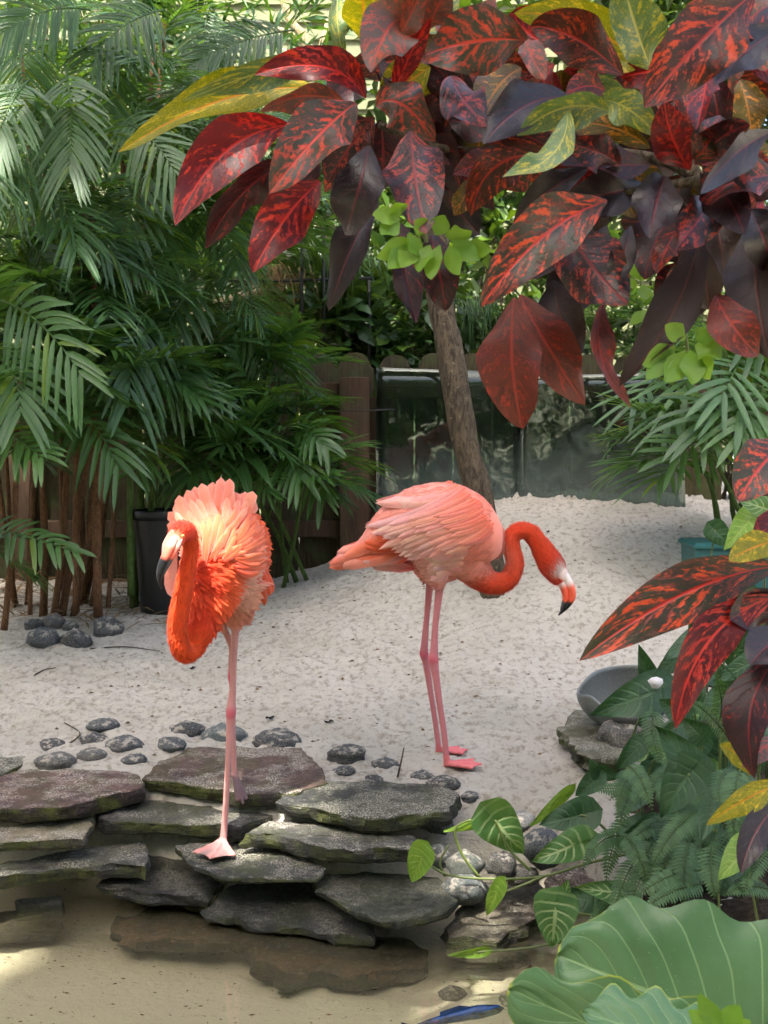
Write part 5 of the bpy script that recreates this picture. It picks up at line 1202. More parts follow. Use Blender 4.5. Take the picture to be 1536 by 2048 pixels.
CM = {
 'R': croton_mat('croton_crimson', hexc(76, 10, 15), hexc(38, 8, 9), hexc(196, 38, 26), hexc(208, 56, 22), .66, .95, hexc(170, 8, 12), .32),
 'RD': croton_mat('croton_dark_crimson', hexc(36, 9, 11), hexc(23, 7, 8), hexc(104, 18, 20), hexc(160, 34, 18), .5, .4, hexc(70, 6, 8), .2),
 'G': croton_mat('croton_grey_green', hexc(62, 56, 44), hexc(50, 52, 38), hexc(190, 56, 38), hexc(200, 64, 34), .68, .9, hexc(100, 32, 16), .12, .26),
 'GP': croton_mat('croton_pink_grey', hexc(88, 68, 58), hexc(70, 69, 54), hexc(176, 66, 46), hexc(184, 72, 46), .75, .9, hexc(150, 50, 20), .16, .28),
 'P': croton_mat('croton_purple', hexc(32, 23, 26), hexc(23, 17, 20), hexc(88, 24, 34), hexc(112, 34, 32), .3, .25, hexc(50, 10, 13), .08, .24),
 'PR': croton_mat('croton_purple_red', hexc(31, 20, 22), hexc(22, 15, 17), hexc(120, 29, 33), hexc(160, 54, 40), .85, .4, hexc(70, 12, 13), .1, .25),
 'Y': croton_mat('croton_yellow', hexc(112, 116, 12), hexc(84, 104, 12), hexc(206, 134, 14), hexc(214, 178, 28), .75, .15, hexc(170, 160, 6), .38, .32, .65),
 'YG': croton_mat('croton_pale_green', hexc(100, 128, 92), hexc(72, 106, 62), hexc(176, 172, 84), hexc(196, 178, 60), .8, .15, hexc(110, 130, 16), .2, .25, .4),
 'YD': croton_mat('croton_olive', hexc(74, 72, 14), hexc(56, 46, 12), hexc(160, 100, 22), hexc(200, 124, 28), .7, .15, hexc(84, 70, 6), .26, .34, .3),
 'D': croton_mat('croton_dark_orange', hexc(44, 27, 13), hexc(28, 17, 10), hexc(168, 40, 22), hexc(200, 62, 20), .74, .4, hexc(130, 44, 6), .3, .3),
 'GR': croton_mat('croton_green_red', hexc(44, 50, 30), hexc(48, 41, 35), hexc(186, 42, 32), hexc(204, 70, 30), .78, .35, hexc(60, 34, 10), .1, .26),
 'RO': croton_mat('croton_brick', hexc(92, 36, 22), hexc(66, 26, 18), hexc(146, 46, 32), hexc(160, 42, 24), .62, .5, hexc(90, 20, 10), .14, .42, .4),
 'O': croton_mat('croton_brown', hexc(42, 20, 11), hexc(31, 15, 10), hexc(74, 30, 17), hexc(98, 40, 15), .35, .15, hexc(54, 19, 6), .18, .42),
}
def hero_leaf(parent, b, m, t_, w, Y, mat, seed, dz=(0, 0, 0), roll=0.0, fold=.22, wave=.05, name='leaf', shape='lance', nu=22, nv=11, petiole=True, bow=0.0):
    """b, m, t_: base, middle and tip in the photo; w: width there; dz: depth offsets of the three"""
    r = seeded(seed); t = np.linspace(0, 1, nu)
    if m is None:
        d = np.array(t_, float) - np.array(b); m = (np.array(b) + np.array(t_)) / 2 + np.array([d[1], -d[0]]) * r.uniform(-.10, .10)
    A = [np.array(P(*q, Y + z)) for q, z in zip((b, m, t_), dz)]
    T = t[:, None]; ctr = (1 - T) ** 2 * A[0] + 2 * T * (1 - T) * A[1] + T ** 2 * A[2]
    tan = unit(np.gradient(ctr, axis=0)); view = unit(np.array(EYE) - ctr)
    side = unit(np.cross(tan, view)); nrm = np.cross(side, tan)
    rl = roll + r.normal(0, .06) + .35 * np.sin(T * 2.5 + seed) * wave * 4 + r.normal(0, .45) * (T - .3)
    side, nrm = side * np.cos(rl) + nrm * np.sin(rl), nrm * np.cos(rl) - side * np.sin(rl)
    W_ = w * Y / FPX / max(.35, abs(math.cos(roll)))
    if shape == 'lance': pw = np.clip(t / .42, 0, 1) ** .75 * np.clip(1 - np.clip((t - .42) / .58, 0, 1) ** 1.9, 0, 1) ** .82; pw = np.maximum(pw, .05 * (1 - t)); pw[0] = .05
    elif shape == 'obl': pw = np.sqrt(np.clip(1 - ((t - .52) / .52) ** 2, 0, 1)); pw[0] = .08
    else: pw = np.sin(np.pi * np.clip(t, .01, 1) ** .7)
    s = np.linspace(-1, 1, nv)
    wv = wave * W_ * (np.sin(t * 11 + seed * 1.3)[:, None] * np.abs(s) ** 2 * np.sign(s) * .8 + np.sin(t * 7 + seed)[:, None] * np.abs(s) ** 2)
    v = ctr[:, None] + side[:, None] * (pw * W_ / 2)[:, None, None] * s[None, :, None] + nrm[:, None] * ((fold * W_ / 2 * pw)[:, None] * np.abs(s)[None] ** 1.3 + wv * pw[:, None])[..., None]
    v = v + nrm[:, None] * (bow * W_ * np.sin(t * math.pi))[:, None, None]
    uv = np.stack([np.repeat(t, nv), np.tile((s + 1) / 2, nu)], 1)
    mb = MB(); mb.add(v.reshape(-1, 3), grid_faces(nu, nv), uv)
    return mb.build(name, mat, parent)
def qz(x, y, k): return (x, y)
cro = empty('croton', (1.15, 2.3, H(1.15, 2.3)), 'big croton shrub with red, purple and yellow leaves overhanging the top', 'croton', 'croton shrubs framing the view')
L1 = [  # base, mid, tip, width, type, depth, roll
 ((640, 180), (470, 150), (236, 305), 84, 'Y', 2.25, .35), ((655, 118), (560, 120), (362, 204), 56, 'YG', 2.2, .5),
 ((732, 196), (668, 92), (509, 150), 66, 'R', 2.1, .55), ((800, 40), (770, 40), (742, 146), 112, 'GP', 1.98, .1), ((788, 186), (815, 110), (862, 34), 46, 'R', 2.12, .2),
 ((752, 212), (800, 170), (870, 284), 104, 'G', 2.0, .2), ((712, 206), (645, 250), (538, 388), 122, 'G', 1.95, .15), ((690, 205), (600, 170), (520, 224), 56, 'GP', 2.08, .5),
 ((580, 250), (430, 262), (350, 452), 112, 'R', 2.05, .1), ((590, 325), (480, 350), (410, 498), 88, 'RD', 2.12, .25), ((640, 362), (560, 430), (505, 546), 104, 'R', 2.0, .1),
 ((640, 330), (590, 360), (548, 420), 90, 'RD', 2.16, .3),
 ((738, 292), (720, 380), (690, 470), 108, 'P', 1.93, .15), ((822, 262), (826, 360), (852, 468), 122, 'PR', 1.93, .1), ((756, 400), (700, 480), (657, 622), 72, 'P', 2.08, .4),
 ((790, 436), (810, 540), (832, 648), 60, 'RD', 2.15, .4), ((862, 470), (880, 540), (892, 622), 80, 'RD', 2.2, .3),
 ((732, 84), (728, 20), (722, -40), 88, 'Y', 2.2, .1), ((688, 110), (668, 60), (676, -20), 46, 'YG', 2.22, .4), ((797, 80), (820, 30), (850, -30), 62, 'GP', 2.1, .2), ((852, 64), (870, 20), (900, -30), 64, 'GP', 2.1, .3),
 ((838, 120), (865, 92), (905, 88), 50, 'YD', 2.25, .3), ((870, 190), (890, 150), (880, 120), 50, 'Y', 2.3, .3),
 ((1050, 82), (960, 66), (850, 110), 132, 'G', 1.9, .1), ((1245, 150), (1150, 50), (1060, 52), 100, 'D', 2.05, .2), ((1285, 130), (1170, 20), (1028, 26), 88, 'Y', 2.15, .35),
 ((1302, 138), (1270, 60), (1246, -40), 106, 'YG', 2.0, .15), ((1515, -20), (1390, 80), (1288, 216), 140, 'D', 1.75, .1), ((1560, 60), (1490, 90), (1430, 172), 82, 'P', 1.8, .4),
 ((1540, 10), (1500, 30), (1470, 70), 70, 'D', 1.85, .4), ((1416, 130), (1410, 200), (1392, 262), 58, 'R', 1.9, .3), ((1372, 290), (1380, 220), (1370, 160), 52, 'D', 1.95, .2),
 ((1140, 196), (1050, 180), (966, 288), 96, 'P', 1.95, .2), ((1225, 226), (1130, 180), (1034, 272), 74, 'YG', 1.88, .4), ((1208, 200), (1250, 200), (1316, 270), 64, 'YG', 1.85, .5),
 ((1300, 296), (1220, 230), (1112, 250), 66, 'YD', 1.98, .3), ((1136, 220), (1140, 330), (1004, 354), 60, 'YG', 1.82, .35), ((1108, 312), (960, 290), (942, 432), 96, 'D', 1.9, .1),
 ((1176, 336), (1100, 370), (1028, 444), 62, 'P', 1.95, .3), ((1214, 402), (1080, 440), (962, 614), 122, 'GR', 1.82, .05), ((1136, 458), (1180, 540), (1256, 610), 132, 'PR', 1.9, .05),
 ((1330, 352), (1310, 400), (1300, 478), 96, 'P', 1.8, .1), ((1214, 452), (1190, 500), (1180, 566), 54, 'P', 1.94, .2), ((1262, 452), (1245, 520), (1221, 590), 52, 'P', 1.86, .2),
 ((1029, 596), (1010, 730), (1047, 858), 128, 'RO', 1.86, .1), ((1040, 590), (1090, 690), (1170, 810), 104, 'RO', 1.92, .2), ((1105, 560), (1125, 650), (1142, 746), 96, 'O', 2.0, .2),
 ((1207, 605), (1170, 720), (1262, 816), 54, 'RO', 1.9, .4), ((1400, 462), (1370, 640), (1238, 774), 92, 'O', 1.86, .2), ((1432, 590), (1455, 650), (1518, 712), 92, 'RO', 1.82, .15),
 ((1560, 350), (1470, 350), (1398, 400), 100, 'PR', 1.78, .15), ((1545, 262), (1460, 300), (1400, 388), 62, 'P', 1.76, .5), ((1512, 440), (1500, 570), (1540, 720), 110, 'O', 1.9, .3),
 ((948, 360), (930, 390), (908, 432), 46, 'YD', 2.05, .3), ((1350, 462), (1330, 500), (1314, 548), 50, 'D', 1.98, .2), ((902, 152), (920, 200), (974, 254), 92, 'PR', 1.98, .2),
 ((1042, 136), (990, 160), (962, 240), 88, 'YD', 2.05, .2), ((1046, 70), (1060, 110), (1090, 160), 50, 'GP', 1.95, .4), ((1210, 180), (1170, 160), (1130, 190), 60, 'D', 2.1, .2),
 ((1480, 160), (1500, 220), (1505, 280), 70, 'YD', 1.95, .3), ((1000, 330), (960, 320), (905, 350), 60, 'D', 2.15, .3), ((1440, 300), (1440, 220), (1420, 150), 80, 'RD', 2.05, .2),
 ((1300, 330), (1230, 330), (1120, 330), 70, 'RD', 2.05, .2), ((1290, 370), (1220, 390), (1130, 400), 90, 'P', 2.05, .2), ((1350, 420), (1300, 480), (1290, 560), 90, 'RD', 2.1, .2),
 ((1420, 380), (1440, 470), (1450, 560), 110, 'O', 2.05, .2), ((880, 300), (930, 340), (990, 420), 90, 'RD', 2.2, .2), ((900, 240), (950, 250), (1010, 240), 80, 'RD', 2.2, .2), ((860, 330), (890, 400), (960, 470), 100, 'P', 2.25, .2),
 ((1390, 330), (1440, 260), (1500, 250), 84, 'PR', 1.84, .2), ((1400, 350), (1460, 380), (1490, 470), 96, 'P', 1.84, .15), ((1380, 340), (1330, 270), (1330, 200), 80, 'R', 1.86, .2), ((1420, 400), (1400, 440), (1350, 500), 90, 'PR', 1.85, .2), ((1500, 420), (1530, 470), (1545, 540), 90, 'P', 1.82, .2), ((1390, 320), (1420, 290), (1440, 230), 70, 'GR', 1.83, .3), ((1240, 330), (1190, 290), (1130, 290), 70, 'PR', 1.9, .3), ((830, 230), (900, 300), (900, 420), 90, 'RD', 2.22, .1), ((1170, 420), (1130, 460), (1060, 560), 100, 'O', 2.1, .1), ((1180, 470), (1150, 560), (1120, 640), 110, 'O', 2.12, .1), ((1420, 440), (1400, 520), (1420, 620), 100, 'O', 2.1, .3),
]
for k, (b, m, t_, w, ty, Y, roll) in enumerate(L1):
    r = seeded(500 + k)
    hero_leaf(cro, b, m, t_, w, Y, CM[ty], 500 + k, (.06, r.uniform(-.05, .03), r.uniform(-.12, .10)), roll * (1 if k % 2 else -1), r.uniform(.12, .50), r.uniform(.08, .22))
r = seeded(900)
for k in range(130):                      # the inner, shaded leaves
    c = [(760, 220), (1380, 330), (980, 240), (1210, 280), (1440, 480), (1120, 120), (900, 120), (1420, 130)][k % 8]; a = r.uniform(0, 2 * PI); R1 = r.uniform(10, 60); R2 = R1 + r.uniform(90, 190)
    b = (c[0] + math.cos(a) * R1, c[1] + math.sin(a) * R1 * .8); t_ = (c[0] + math.cos(a) * R2, c[1] + math.sin(a) * R2 * .8 + 30)
    if t_[0] < 640 or (t_[0] < 900 and t_[1] > 400) or (t_[0] < 1300 and t_[1] > 520) or t_[1] > 660: continue
    hero_leaf(cro, b, None, t_, r.uniform(70, 110), r.uniform(2.2, 2.45), CM[(['Y', 'YG', 'D', 'R', 'YD', 'D', 'GP', 'R', 'Y', 'D'] if c[1] < 200 else ['RD', 'P', 'D', 'O', 'YD', 'R', 'PR', 'D', 'RD', 'GR'])[int(r.integers(10))]], 700 + k, (.0, .02, .05), r.uniform(-.5, .5))
def stick(parent, q, Y, r0, r1, mat=M_BARK, name='branch', n=16):
    p = catmull(np.array([list(P(a, b, Y + (c[0] if c else 0))) for a, b, *c in q]), n); v, f, u = tube(p, np.linspace(r0, r1, n), 10, ref=(0, 1, 0)); mb = MB(); mb.add(v, f, u); return mb.build(name, mat, parent)
stick(cro, [(1700, 2000, .5), (1640, 900, .3), (1560, 520, .1), (1470, 440, .0), (1390, 350, .02), (1350, 260, .05)], 2.0, .026, .011)
stick(cro, [(1500, 460), (1350, 330, .1), (1150, 300, .2), (900, 300, .2), (760, 250, .1)], 2.05, .012, .007)
stick(cro, [(1400, 360), (1200, 400, .1), (1080, 480, .1)], 2.0, .009, .005)
c2 = empty('croton', (1.15, 2.25, H(1.15, 2.25)), 'smaller croton at the right edge with long spotted leaf pointing at the bowl', 'croton', 'croton shrubs framing the view')
for k, (b, m, t_, w, ty, Y, roll) in enumerate([
 ((1560, 1132), (1370, 1150), (1158, 1322), 122, 'GR', 1.95, .05), ((1560, 1190), (1380, 1240), (1351, 1458), 96, 'R', 1.88, .2), ((1560, 1310), (1470, 1400), (1510, 1558), 112, 'RD', 1.84, .2),
 ((1580, 880), (1510, 930), (1476, 1004), 110, 'GR', 1.9, .2), ((1570, 1078), (1500, 1090), (1458, 1122), 62, 'Y', 1.88, .2), ((1580, 1560), (1490, 1590), (1412, 1650), 58, 'Y', 1.8, .2),
 ((1440, 1490), (1480, 1500), (1512, 1556), 44, 'Y', 1.98, .3), ((1570, 1600), (1500, 1650), (1482, 1748), 66, 'P', 1.78, .3), ((1560, 1470), (1520, 1500), (1484, 1534), 50, 'GP', 1.86, .2),
 ((1560, 1230), (1500, 1210), (1460, 1240), 90, 'RD', 1.92, .5), ((1580, 1260), (1530, 1290), (1500, 1330), 90, 'P', 1.86, .2), ((1570, 1010), (1540, 1060), (1520, 1120), 70, 'R', 1.92, .2)]):
    hero_leaf(c2, b, m, t_, w, Y, CM[ty], 560 + k, (.05, .0, -.03), roll * (1 if k % 2 else -1), .2, .06)
stick(c2, [(1640, 1990, .3), (1600, 1500, .1), (1585, 1150, 0), (1590, 900, 0)], 1.98, .012, .007)

# arrowhead vine
def arrow_mat(name, a, b, vein, amt, tcol):
    t = NT(name); uv = t.coords('UV'); r = t.rand(); w = t.math('MULTIPLY', r, 60)
    s = t.n('SeparateXYZ', Vector=uv); u, v = s.outputs[0], s.outputs[1]; ab = t.math('ABSOLUTE', t.math('MULTIPLY_ADD', v, 2.0, -1.0))
    n1 = t.noise(uv, 9, 3, .6, '4D', w); n2 = t.noise(uv, 60, 2, .6, '4D', w)
    ph = t.math('ADD', t.math('MULTIPLY_ADD', u, 6.0, t.math('MULTIPLY', ab, -2.2)), t.math('MULTIPLY', n1, .35))
    tri = t.math('ABSOLUTE', t.math('SUBTRACT', t.math('FRACT', ph), .5))
    vn = t.math('MAXIMUM', t.sstep(ab, .04, .12, 1.0, 0.0), t.math('MULTIPLY', t.sstep(tri, .05, .18, 1.0, 0.0), t.sstep(ab, .2, 1.0, 1.0, .35)))
    col = t.mix(t.sstep(n1, .35, .7), a, b); col = t.mix(t.math('MULTIPLY', vn, amt), col, vein); col = t.mix(t.sstep(n2, .68, .76, 0, .6), col, hexc(190, 200, 180))
    col = t.mix(t.math('MULTIPLY', r, .3), col, t.mix(.5, col, (.02, .05, .02)))
    return t.done(t.leafy(col, tcol, .25, t.math('MULTIPLY_ADD', n1, .2, .34), t.bump(t.math('MULTIPLY', vn, -1.0), .5, .004), .5))
AM = {'d': arrow_mat('arrowhead_dark', hexc(46, 78, 50), hexc(60, 94, 60), hexc(100, 134, 92), .35, hexc(60, 96, 30)), 'v': arrow_mat('arrowhead_veined', hexc(62, 104, 58), hexc(80, 120, 66), hexc(186, 204, 146), .75, hexc(140, 180, 60)), 'l': arrow_mat('arrowhead_lime', hexc(116, 150, 50), hexc(96, 134, 44), hexc(170, 188, 90), .5, hexc(170, 210, 60))}
def arrow_leaf(parent, b, t_, w, Y, mat, seed, roll=0.0, dz=(0, 0), lobes=.55, fold=.22, name='leaf'):
    """arrow-shaped blade: base b (stalk joint), tip t_, two lobes reaching back past the joint"""
    r = seeded(seed); A, Bp = np.array(P(*b, Y + dz[0])), np.array(P(*t_, Y + dz[1])); L = np.linalg.norm(Bp - A); ax = unit(Bp - A)
    vw = unit(np.array(EYE) - (A + Bp) / 2); sd = unit(np.cross(ax, vw)); nm = np.cross(sd, ax)
    sd, nm = sd * math.cos(roll) + nm * math.sin(roll), nm * math.cos(roll) - sd * math.sin(roll)
    Wd = w * Y / FPX / 2; nu, nv = 15, 9; s = np.linspace(-1, 1, nv); v, uv = [], []
    for i in range(nu):
        t = i / (nu - 1); pw = Wd * (np.clip(t / .10, .0, 1) ** .5 * .75 + .25 * np.sin(min(1, t / .30) * PI / 2)) * (1 - max(0, (t - .16) / .84) ** 1.5) if t < 1 else 0
        for sj in s:
            back = -lobes * L * abs(sj) ** 1.3 * (1 - t) ** 2.2
            x = t * L + back; z = fold * Wd * abs(sj) ** 1.2 - .22 * L * t ** 2 + .04 * L * math.sin(seed + t * 5 + sj * 2.5)
            v.append(A + ax * x + sd * sj * pw + nm * z); uv.append((t, (sj + 1) / 2))
    mb = MB(); mb.add(v, grid_faces(nu, nv), uv); return mb.build(name, mat, parent)
vine = empty('arrowhead_vine', PZ(1150, 1770, .15), 'creeping arrowhead vine with pale-veined leaves trailing over the stones to the water', 'vine')
VL = [((845, 1712), (818, 1768), 62, 2.95, 'l', .3), ((975, 1640), (888, 1674), 36, 3.0, 'l', .6), ((990, 1640), (1050, 1714), 96, 2.95, 'v', .1), ((1150, 1688), (1066, 1724), 70, 2.85, 'v', .1), ((1112, 1815), (1103, 1898), 98, 2.75, 'v', .0),
 ((1128, 1800), (1135, 1762), 46, 2.76, 'v', .3), ((996, 1782), (966, 1836), 38, 2.9, 'l', .3), ((954, 1904), (896, 1916), 26, 2.85, 'l', .5), ((1160, 1630), (1080, 1648), 74, 2.95, 'd', .1), ((1120, 1598), (1063, 1660), 30, 3.0, 'l', .5),
 ((1238, 1788), (1158, 1772), 56, 2.75, 'v', .2), ((1180, 1800), (1100, 1790), 60, 2.85, 'd', .1), ((1190, 1562), (1148, 1592), 48, 3.0, 'd', .2), ((1196, 1545), (1180, 1520), 34, 3.0, 'd', .2), ((1205, 1545), (1245, 1560), 36, 3.0, 'd', .3)]
for k, (b, t_, w, Y, ty, roll) in enumerate(VL): arrow_leaf(vine, b, t_, w, Y, AM[ty], 600 + k, roll * (1 if k % 2 else -1), (0, r.uniform(-.03, .03)))
M_STEM = palm_mat('vine_stem', hexc(120, 134, 70), hexc(96, 104, 64), hexc(120, 140, 60), .1, .5)
for q, Y in (([(1290, 1700), (1180, 1725), (1090, 1752), (1000, 1758), (905, 1752), (860, 1730), (845, 1712)], 2.95), ([(960, 1756), (925, 1710), (910, 1660), (940, 1640), (975, 1640)], 2.97), ([(890, 1752), (880, 1725), (897, 1690)], 2.96), ([(1180, 1725), (1160, 1700), (1150, 1688)], 2.9), ([(1090, 1752), (1020, 1780), (996, 1782)], 2.9),
             ([(1200, 1880), (1120, 1885), (1040, 1898), (954, 1904)], 2.85), ([(1260, 1830), (1180, 1830), (1112, 1815)], 2.8), ([(1240, 1690), (1190, 1640), (1160, 1630)], 2.95), ([(1060, 1740), (1020, 1700), (990, 1640)], 2.95)):
    stick(vine, q, Y, .0042, .003, M_STEM, 'stem', 20)
pv = empty('arrowhead_plant', G(1340, 1560), 'dark green arrowhead plant growing over the bowl and the ferns', 'plant')
PL = [((1378, 1548), (1318, 1634), 96, 2.6, 'd'), ((1388, 1542), (1318, 1454), 88, 2.62, 'd'), ((1308, 1384), (1186, 1428), 92, 3.3, 'd'), ((1302, 1376), (1284, 1298), 56, 3.35, 'd'), ((1302, 1388), (1282, 1448), 52, 3.3, 'd'), ((1402, 1278), (1384, 1216), 50, 3.3, 'd'),
 ((1392, 1278), (1328, 1314), 52, 3.3, 'd'), ((1386, 1292), (1350, 1334), 46, 3.35, 'd'), ((1354, 1318), (1308, 1354), 46, 3.35, 'd'), ((1278, 1492), (1230, 1540), 48, 3.1, 'd'), ((1432, 1608), (1398, 1678), 62, 2.4, 'd'), ((1492, 1698), (1436, 1754), 70, 2.2, 'l'),
 ((1508, 1322), (1434, 1362), 56, 2.8, 'd'), ((1470, 1310), (1500, 1260), 50, 2.9, 'd'), ((1440, 1400), (1400, 1440), 60, 2.8, 'd'), ((1400, 1470), (1370, 1440), 60, 2.8, 'd'), ((1500, 1040), (1452, 1092), 60, 3.2, 'l'), ((1500, 1110), (1440, 1130), 60, 3.3, 'd'), ((1530, 1120), (1490, 1170), 60, 3.2, 'd'),
 ((1540, 1020), (1480, 1000), 56, 3.2, 'v'), ((1480, 1180), (1530, 1200), 60, 3.1, 'd'), ((1450, 1210), (1480, 1270), 60, 3.0, 'd'), ((1500, 1400), (1450, 1430), 66, 2.6, 'd'), ((1350, 1420), (1320, 1400), 50, 3.0, 'd'), ((1460, 1380), (1440, 1330), 60, 2.8, 'd'), ((1430, 1060), (1470, 1100), 50, 3.4, 'd'), ((1390, 1400), (1360, 1350), 56, 3.0, 'd'), ((1330, 1480), (1290, 1470), 50, 3.0, 'd'), ((1530, 1440), (1490, 1470), 60, 2.5, 'd')]
for k in range(46):
    b = (r.uniform(1270, 1540), r.uniform(1300, 1700)); Y = float(np.interp(b[1], [1300, 1700], [3.5, 2.7])) + r.uniform(-.1, .25); a = r.uniform(1.2, 3.6); L = r.uniform(45, 80)
    if b[0] < 1300 and b[1] < 1500: continue
    PL.append((b, (b[0] + math.cos(a) * L, b[1] + math.sin(a) * L * .8), L * r.uniform(.8, 1.05), Y, 'd' if r.random() < .85 else 'v'))
for k, (b, t_, w, Y, ty) in enumerate(PL):
    arrow_leaf(pv, b, t_, w, Y, AM[ty], 640 + k, r.uniform(-.4, .4), (.02, r.uniform(-.05, .02)), .42)
    e0 = np.array(P(*b, Y + .02)); g = np.array([e0[0] + r.normal(.03, .05), e0[1] + .12, 0]); g[2] = H(g[0], g[1]); mid = (e0 + g) / 2 + [0, .03, .04]
    v, f, u = tube(catmull(np.array([g, mid, e0]), 10), .003, 6); mb = MB(); mb.add(v, f, u); mb.build('stalk', M_STEM, pv)

# ferns
def fern_frond(parent, b, m, t_, w, Y, seed, mat=M_FERN):
    r = seeded(seed); A = [np.array(P(*q, Y + z)) for q, z in zip((b, m, t_), (.08, 0, -.02))]; n = int(np.clip((np.linalg.norm(A[1] - A[0]) + np.linalg.norm(A[2] - A[1])) / .0088, 12, 40)); T = np.linspace(0, 1, n)[:, None]
    ctr = (1 - T) ** 2 * A[0] + 2 * T * (1 - T) * A[1] + T ** 2 * A[2]; tan = unit(np.gradient(ctr, axis=0)); vw = unit(np.array(EYE) - ctr + np.array([0, 0, 1.2])); sd = unit(np.cross(tan, vw)); up = np.cross(sd, tan)
    mb = MB(); v, f, u = tube(ctr, np.linspace(.003, .001, n), 5); mb.add(v, f, u, (.9, .8, .5)); W_ = w * Y / FPX / 2
    for i in range(1, n):
        t = i / (n - 1); k = W_ * min(1, t / .12 + .3) * (1 - t ** 2.2) + .004; g = r.uniform(.8, 1.2)
        for sg in (-1, 1):
            d = sd[i] * sg + tan[i] * .28 + up[i] * .1; leaflet(mb, ctr[i], d, up[i], k * r.uniform(.9, 1.1), .0078 * min(1, k / .016), .25, (g, g, g), 3, .2)
    return mb.build('frond', mat, parent)
FL = [((1265, 1678), (1200, 1650), (1166, 1738), 52, 2.7), ((1302, 1680), (1290, 1740), (1254, 1822), 60, 2.6), ((1418, 1740), (1340, 1735), (1272, 1794), 52, 2.45), ((1404, 1768), (1340, 1770), (1278, 1828), 46, 2.4), ((1402, 1618), (1350, 1640), (1304, 1732), 64, 2.55),
 ((1424, 1690), (1420, 1740), (1428, 1796), 56, 2.3), ((1540, 1702), (1500, 1730), (1488, 1784), 52, 2.2), ((1306, 1418), (1300, 1470), (1322, 1532), 52, 2.9), ((1462, 1482), (1420, 1420), (1376, 1400), 46, 2.6), ((1452, 1540), (1430, 1570), (1442, 1610), 44, 2.4), ((1288, 1592), (1240, 1570), (1188, 1580), 46, 2.9),
 ((1480, 1540), (1460, 1600), (1470, 1690), 60, 2.3), ((1530, 1620), (1500, 1650), (1480, 1720), 60, 2.25), ((1250, 1640), (1220, 1690), (1212, 1760), 50, 2.75), ((1340, 1690), (1320, 1760), (1300, 1830), 52, 2.5), ((1270, 1720), (1240, 1770), (1220, 1840), 50, 2.65), ((1440, 1440), (1450, 1400), (1430, 1340), 46, 2.7), ((1350, 1640), (1300, 1640), (1250, 1690), 50, 2.7),
 ((1380, 1680), (1360, 1740), (1370, 1810), 54, 2.45), ((1460, 1660), (1440, 1700), (1400, 1740), 54, 2.35), ((1230, 1800), (1200, 1820), (1170, 1870), 44, 2.7), ((1540, 1780), (1500, 1760), (1450, 1790), 50, 2.2), ((1300, 1560), (1270, 1540), (1220, 1600), 46, 2.9)]
r = seeded(950)
fns = []
for k, (px, py, Y, lab) in enumerate([(1320, 1650, 2.75, 'sword fern spilling over the bank above the big leaf'), (1440, 1640, 2.5, 'sword fern behind the yellow spotted leaf at the right edge'), (1350, 1470, 3.0, 'small light green fern growing below the bowl')]):
    p = P(px, py, Y + .12); fns.append(empty('sword_fern', (p.x, p.y, H(p.x, p.y)), lab, 'fern', 'ferns on the bank'))
for k, q in enumerate(FL):
    cx = q[0][0]; e = fns[2] if q[0][1] < 1500 else (fns[0] if cx < 1415 else fns[1]); fern_frond(e, *q, 800 + k)
for k in range(40):
    b = (r.uniform(1230, 1530), r.uniform(1530, 1740)); a = r.uniform(.5, 2.7); L = r.uniform(70, 130); t_ = (b[0] + math.cos(a) * L, b[1] + math.sin(a) * L * .9); m = ((b[0] + t_[0]) / 2, (b[1] + t_[1]) / 2 - 30)
    fern_frond(fns[0] if b[0] < 1415 else fns[1], b, m, t_, 50, r.uniform(2.55, 2.95), 860 + k)

# elephant ear
def ear_mat():
    t = NT('elephant_ear'); uv = t.coords('UV'); s = t.n('SeparateXYZ', Vector=uv); u, v = s.outputs[0], s.outputs[1]; ab = t.math('ABSOLUTE', t.math('MULTIPLY_ADD', v, 2.0, -1.0)); ob = t.coords('Object')
    n1 = t.noise(ob, 5, 4, .55); n2 = t.noise(ob, 60, 3, .6); n3 = t.noise(ob, 300, 2, .6)
    ph = t.math('ADD', t.math('MULTIPLY_ADD', u, 6.5, t.math('MULTIPLY', ab, -2.6)), t.math('MULTIPLY', n1, .15)); tri = t.math('ABSOLUTE', t.math('SUBTRACT', t.math('FRACT', ph), .5))
    mid = t.sstep(ab, .012, .035, 1.0, 0.0); sv = t.sstep(tri, .01, .05, 1.0, 0.0); vn = t.math('MAXIMUM', mid, t.math('MULTIPLY', sv, .8))
    col = t.mix(t.sstep(n1, .3, .7), hexc(64, 100, 64), hexc(82, 118, 78)); col = t.mix(t.sstep(n2, .5, .8, 0, .3), col, hexc(94, 126, 90)); col = t.mix(t.math('MULTIPLY', vn, .75), col, hexc(128, 160, 110))
    ed = t.math('MAXIMUM', ab, t.sstep(u, .90, 1.0)); col = t.mix(t.math('MULTIPLY', t.sstep(ed, .965, 1.0), t.sstep(n1, .48, .62)), col, hexc(170, 180, 60)); col = t.mix(t.sstep(n3, .70, .76, 0, .7), col, hexc(190, 204, 180))
    hump = t.math('MULTIPLY', t.sstep(tri, .0, .5), .8)
    return t.done(t.leafy(col, hexc(80, 120, 40), .12, t.math('MULTIPLY_ADD', n2, .2, .34), t.bump(t.math('SUBTRACT', t.math('MULTIPLY', hump, .5), t.math('MULTIPLY', vn, .5)), .4, .008), .5))
M_EAR = ear_mat()
ear = empty('elephant_ear_plant', (.78, 2.0, H(.78, 2.0)), 'elephant ear plant with huge grey-green leaf in the lower corner', 'plant')
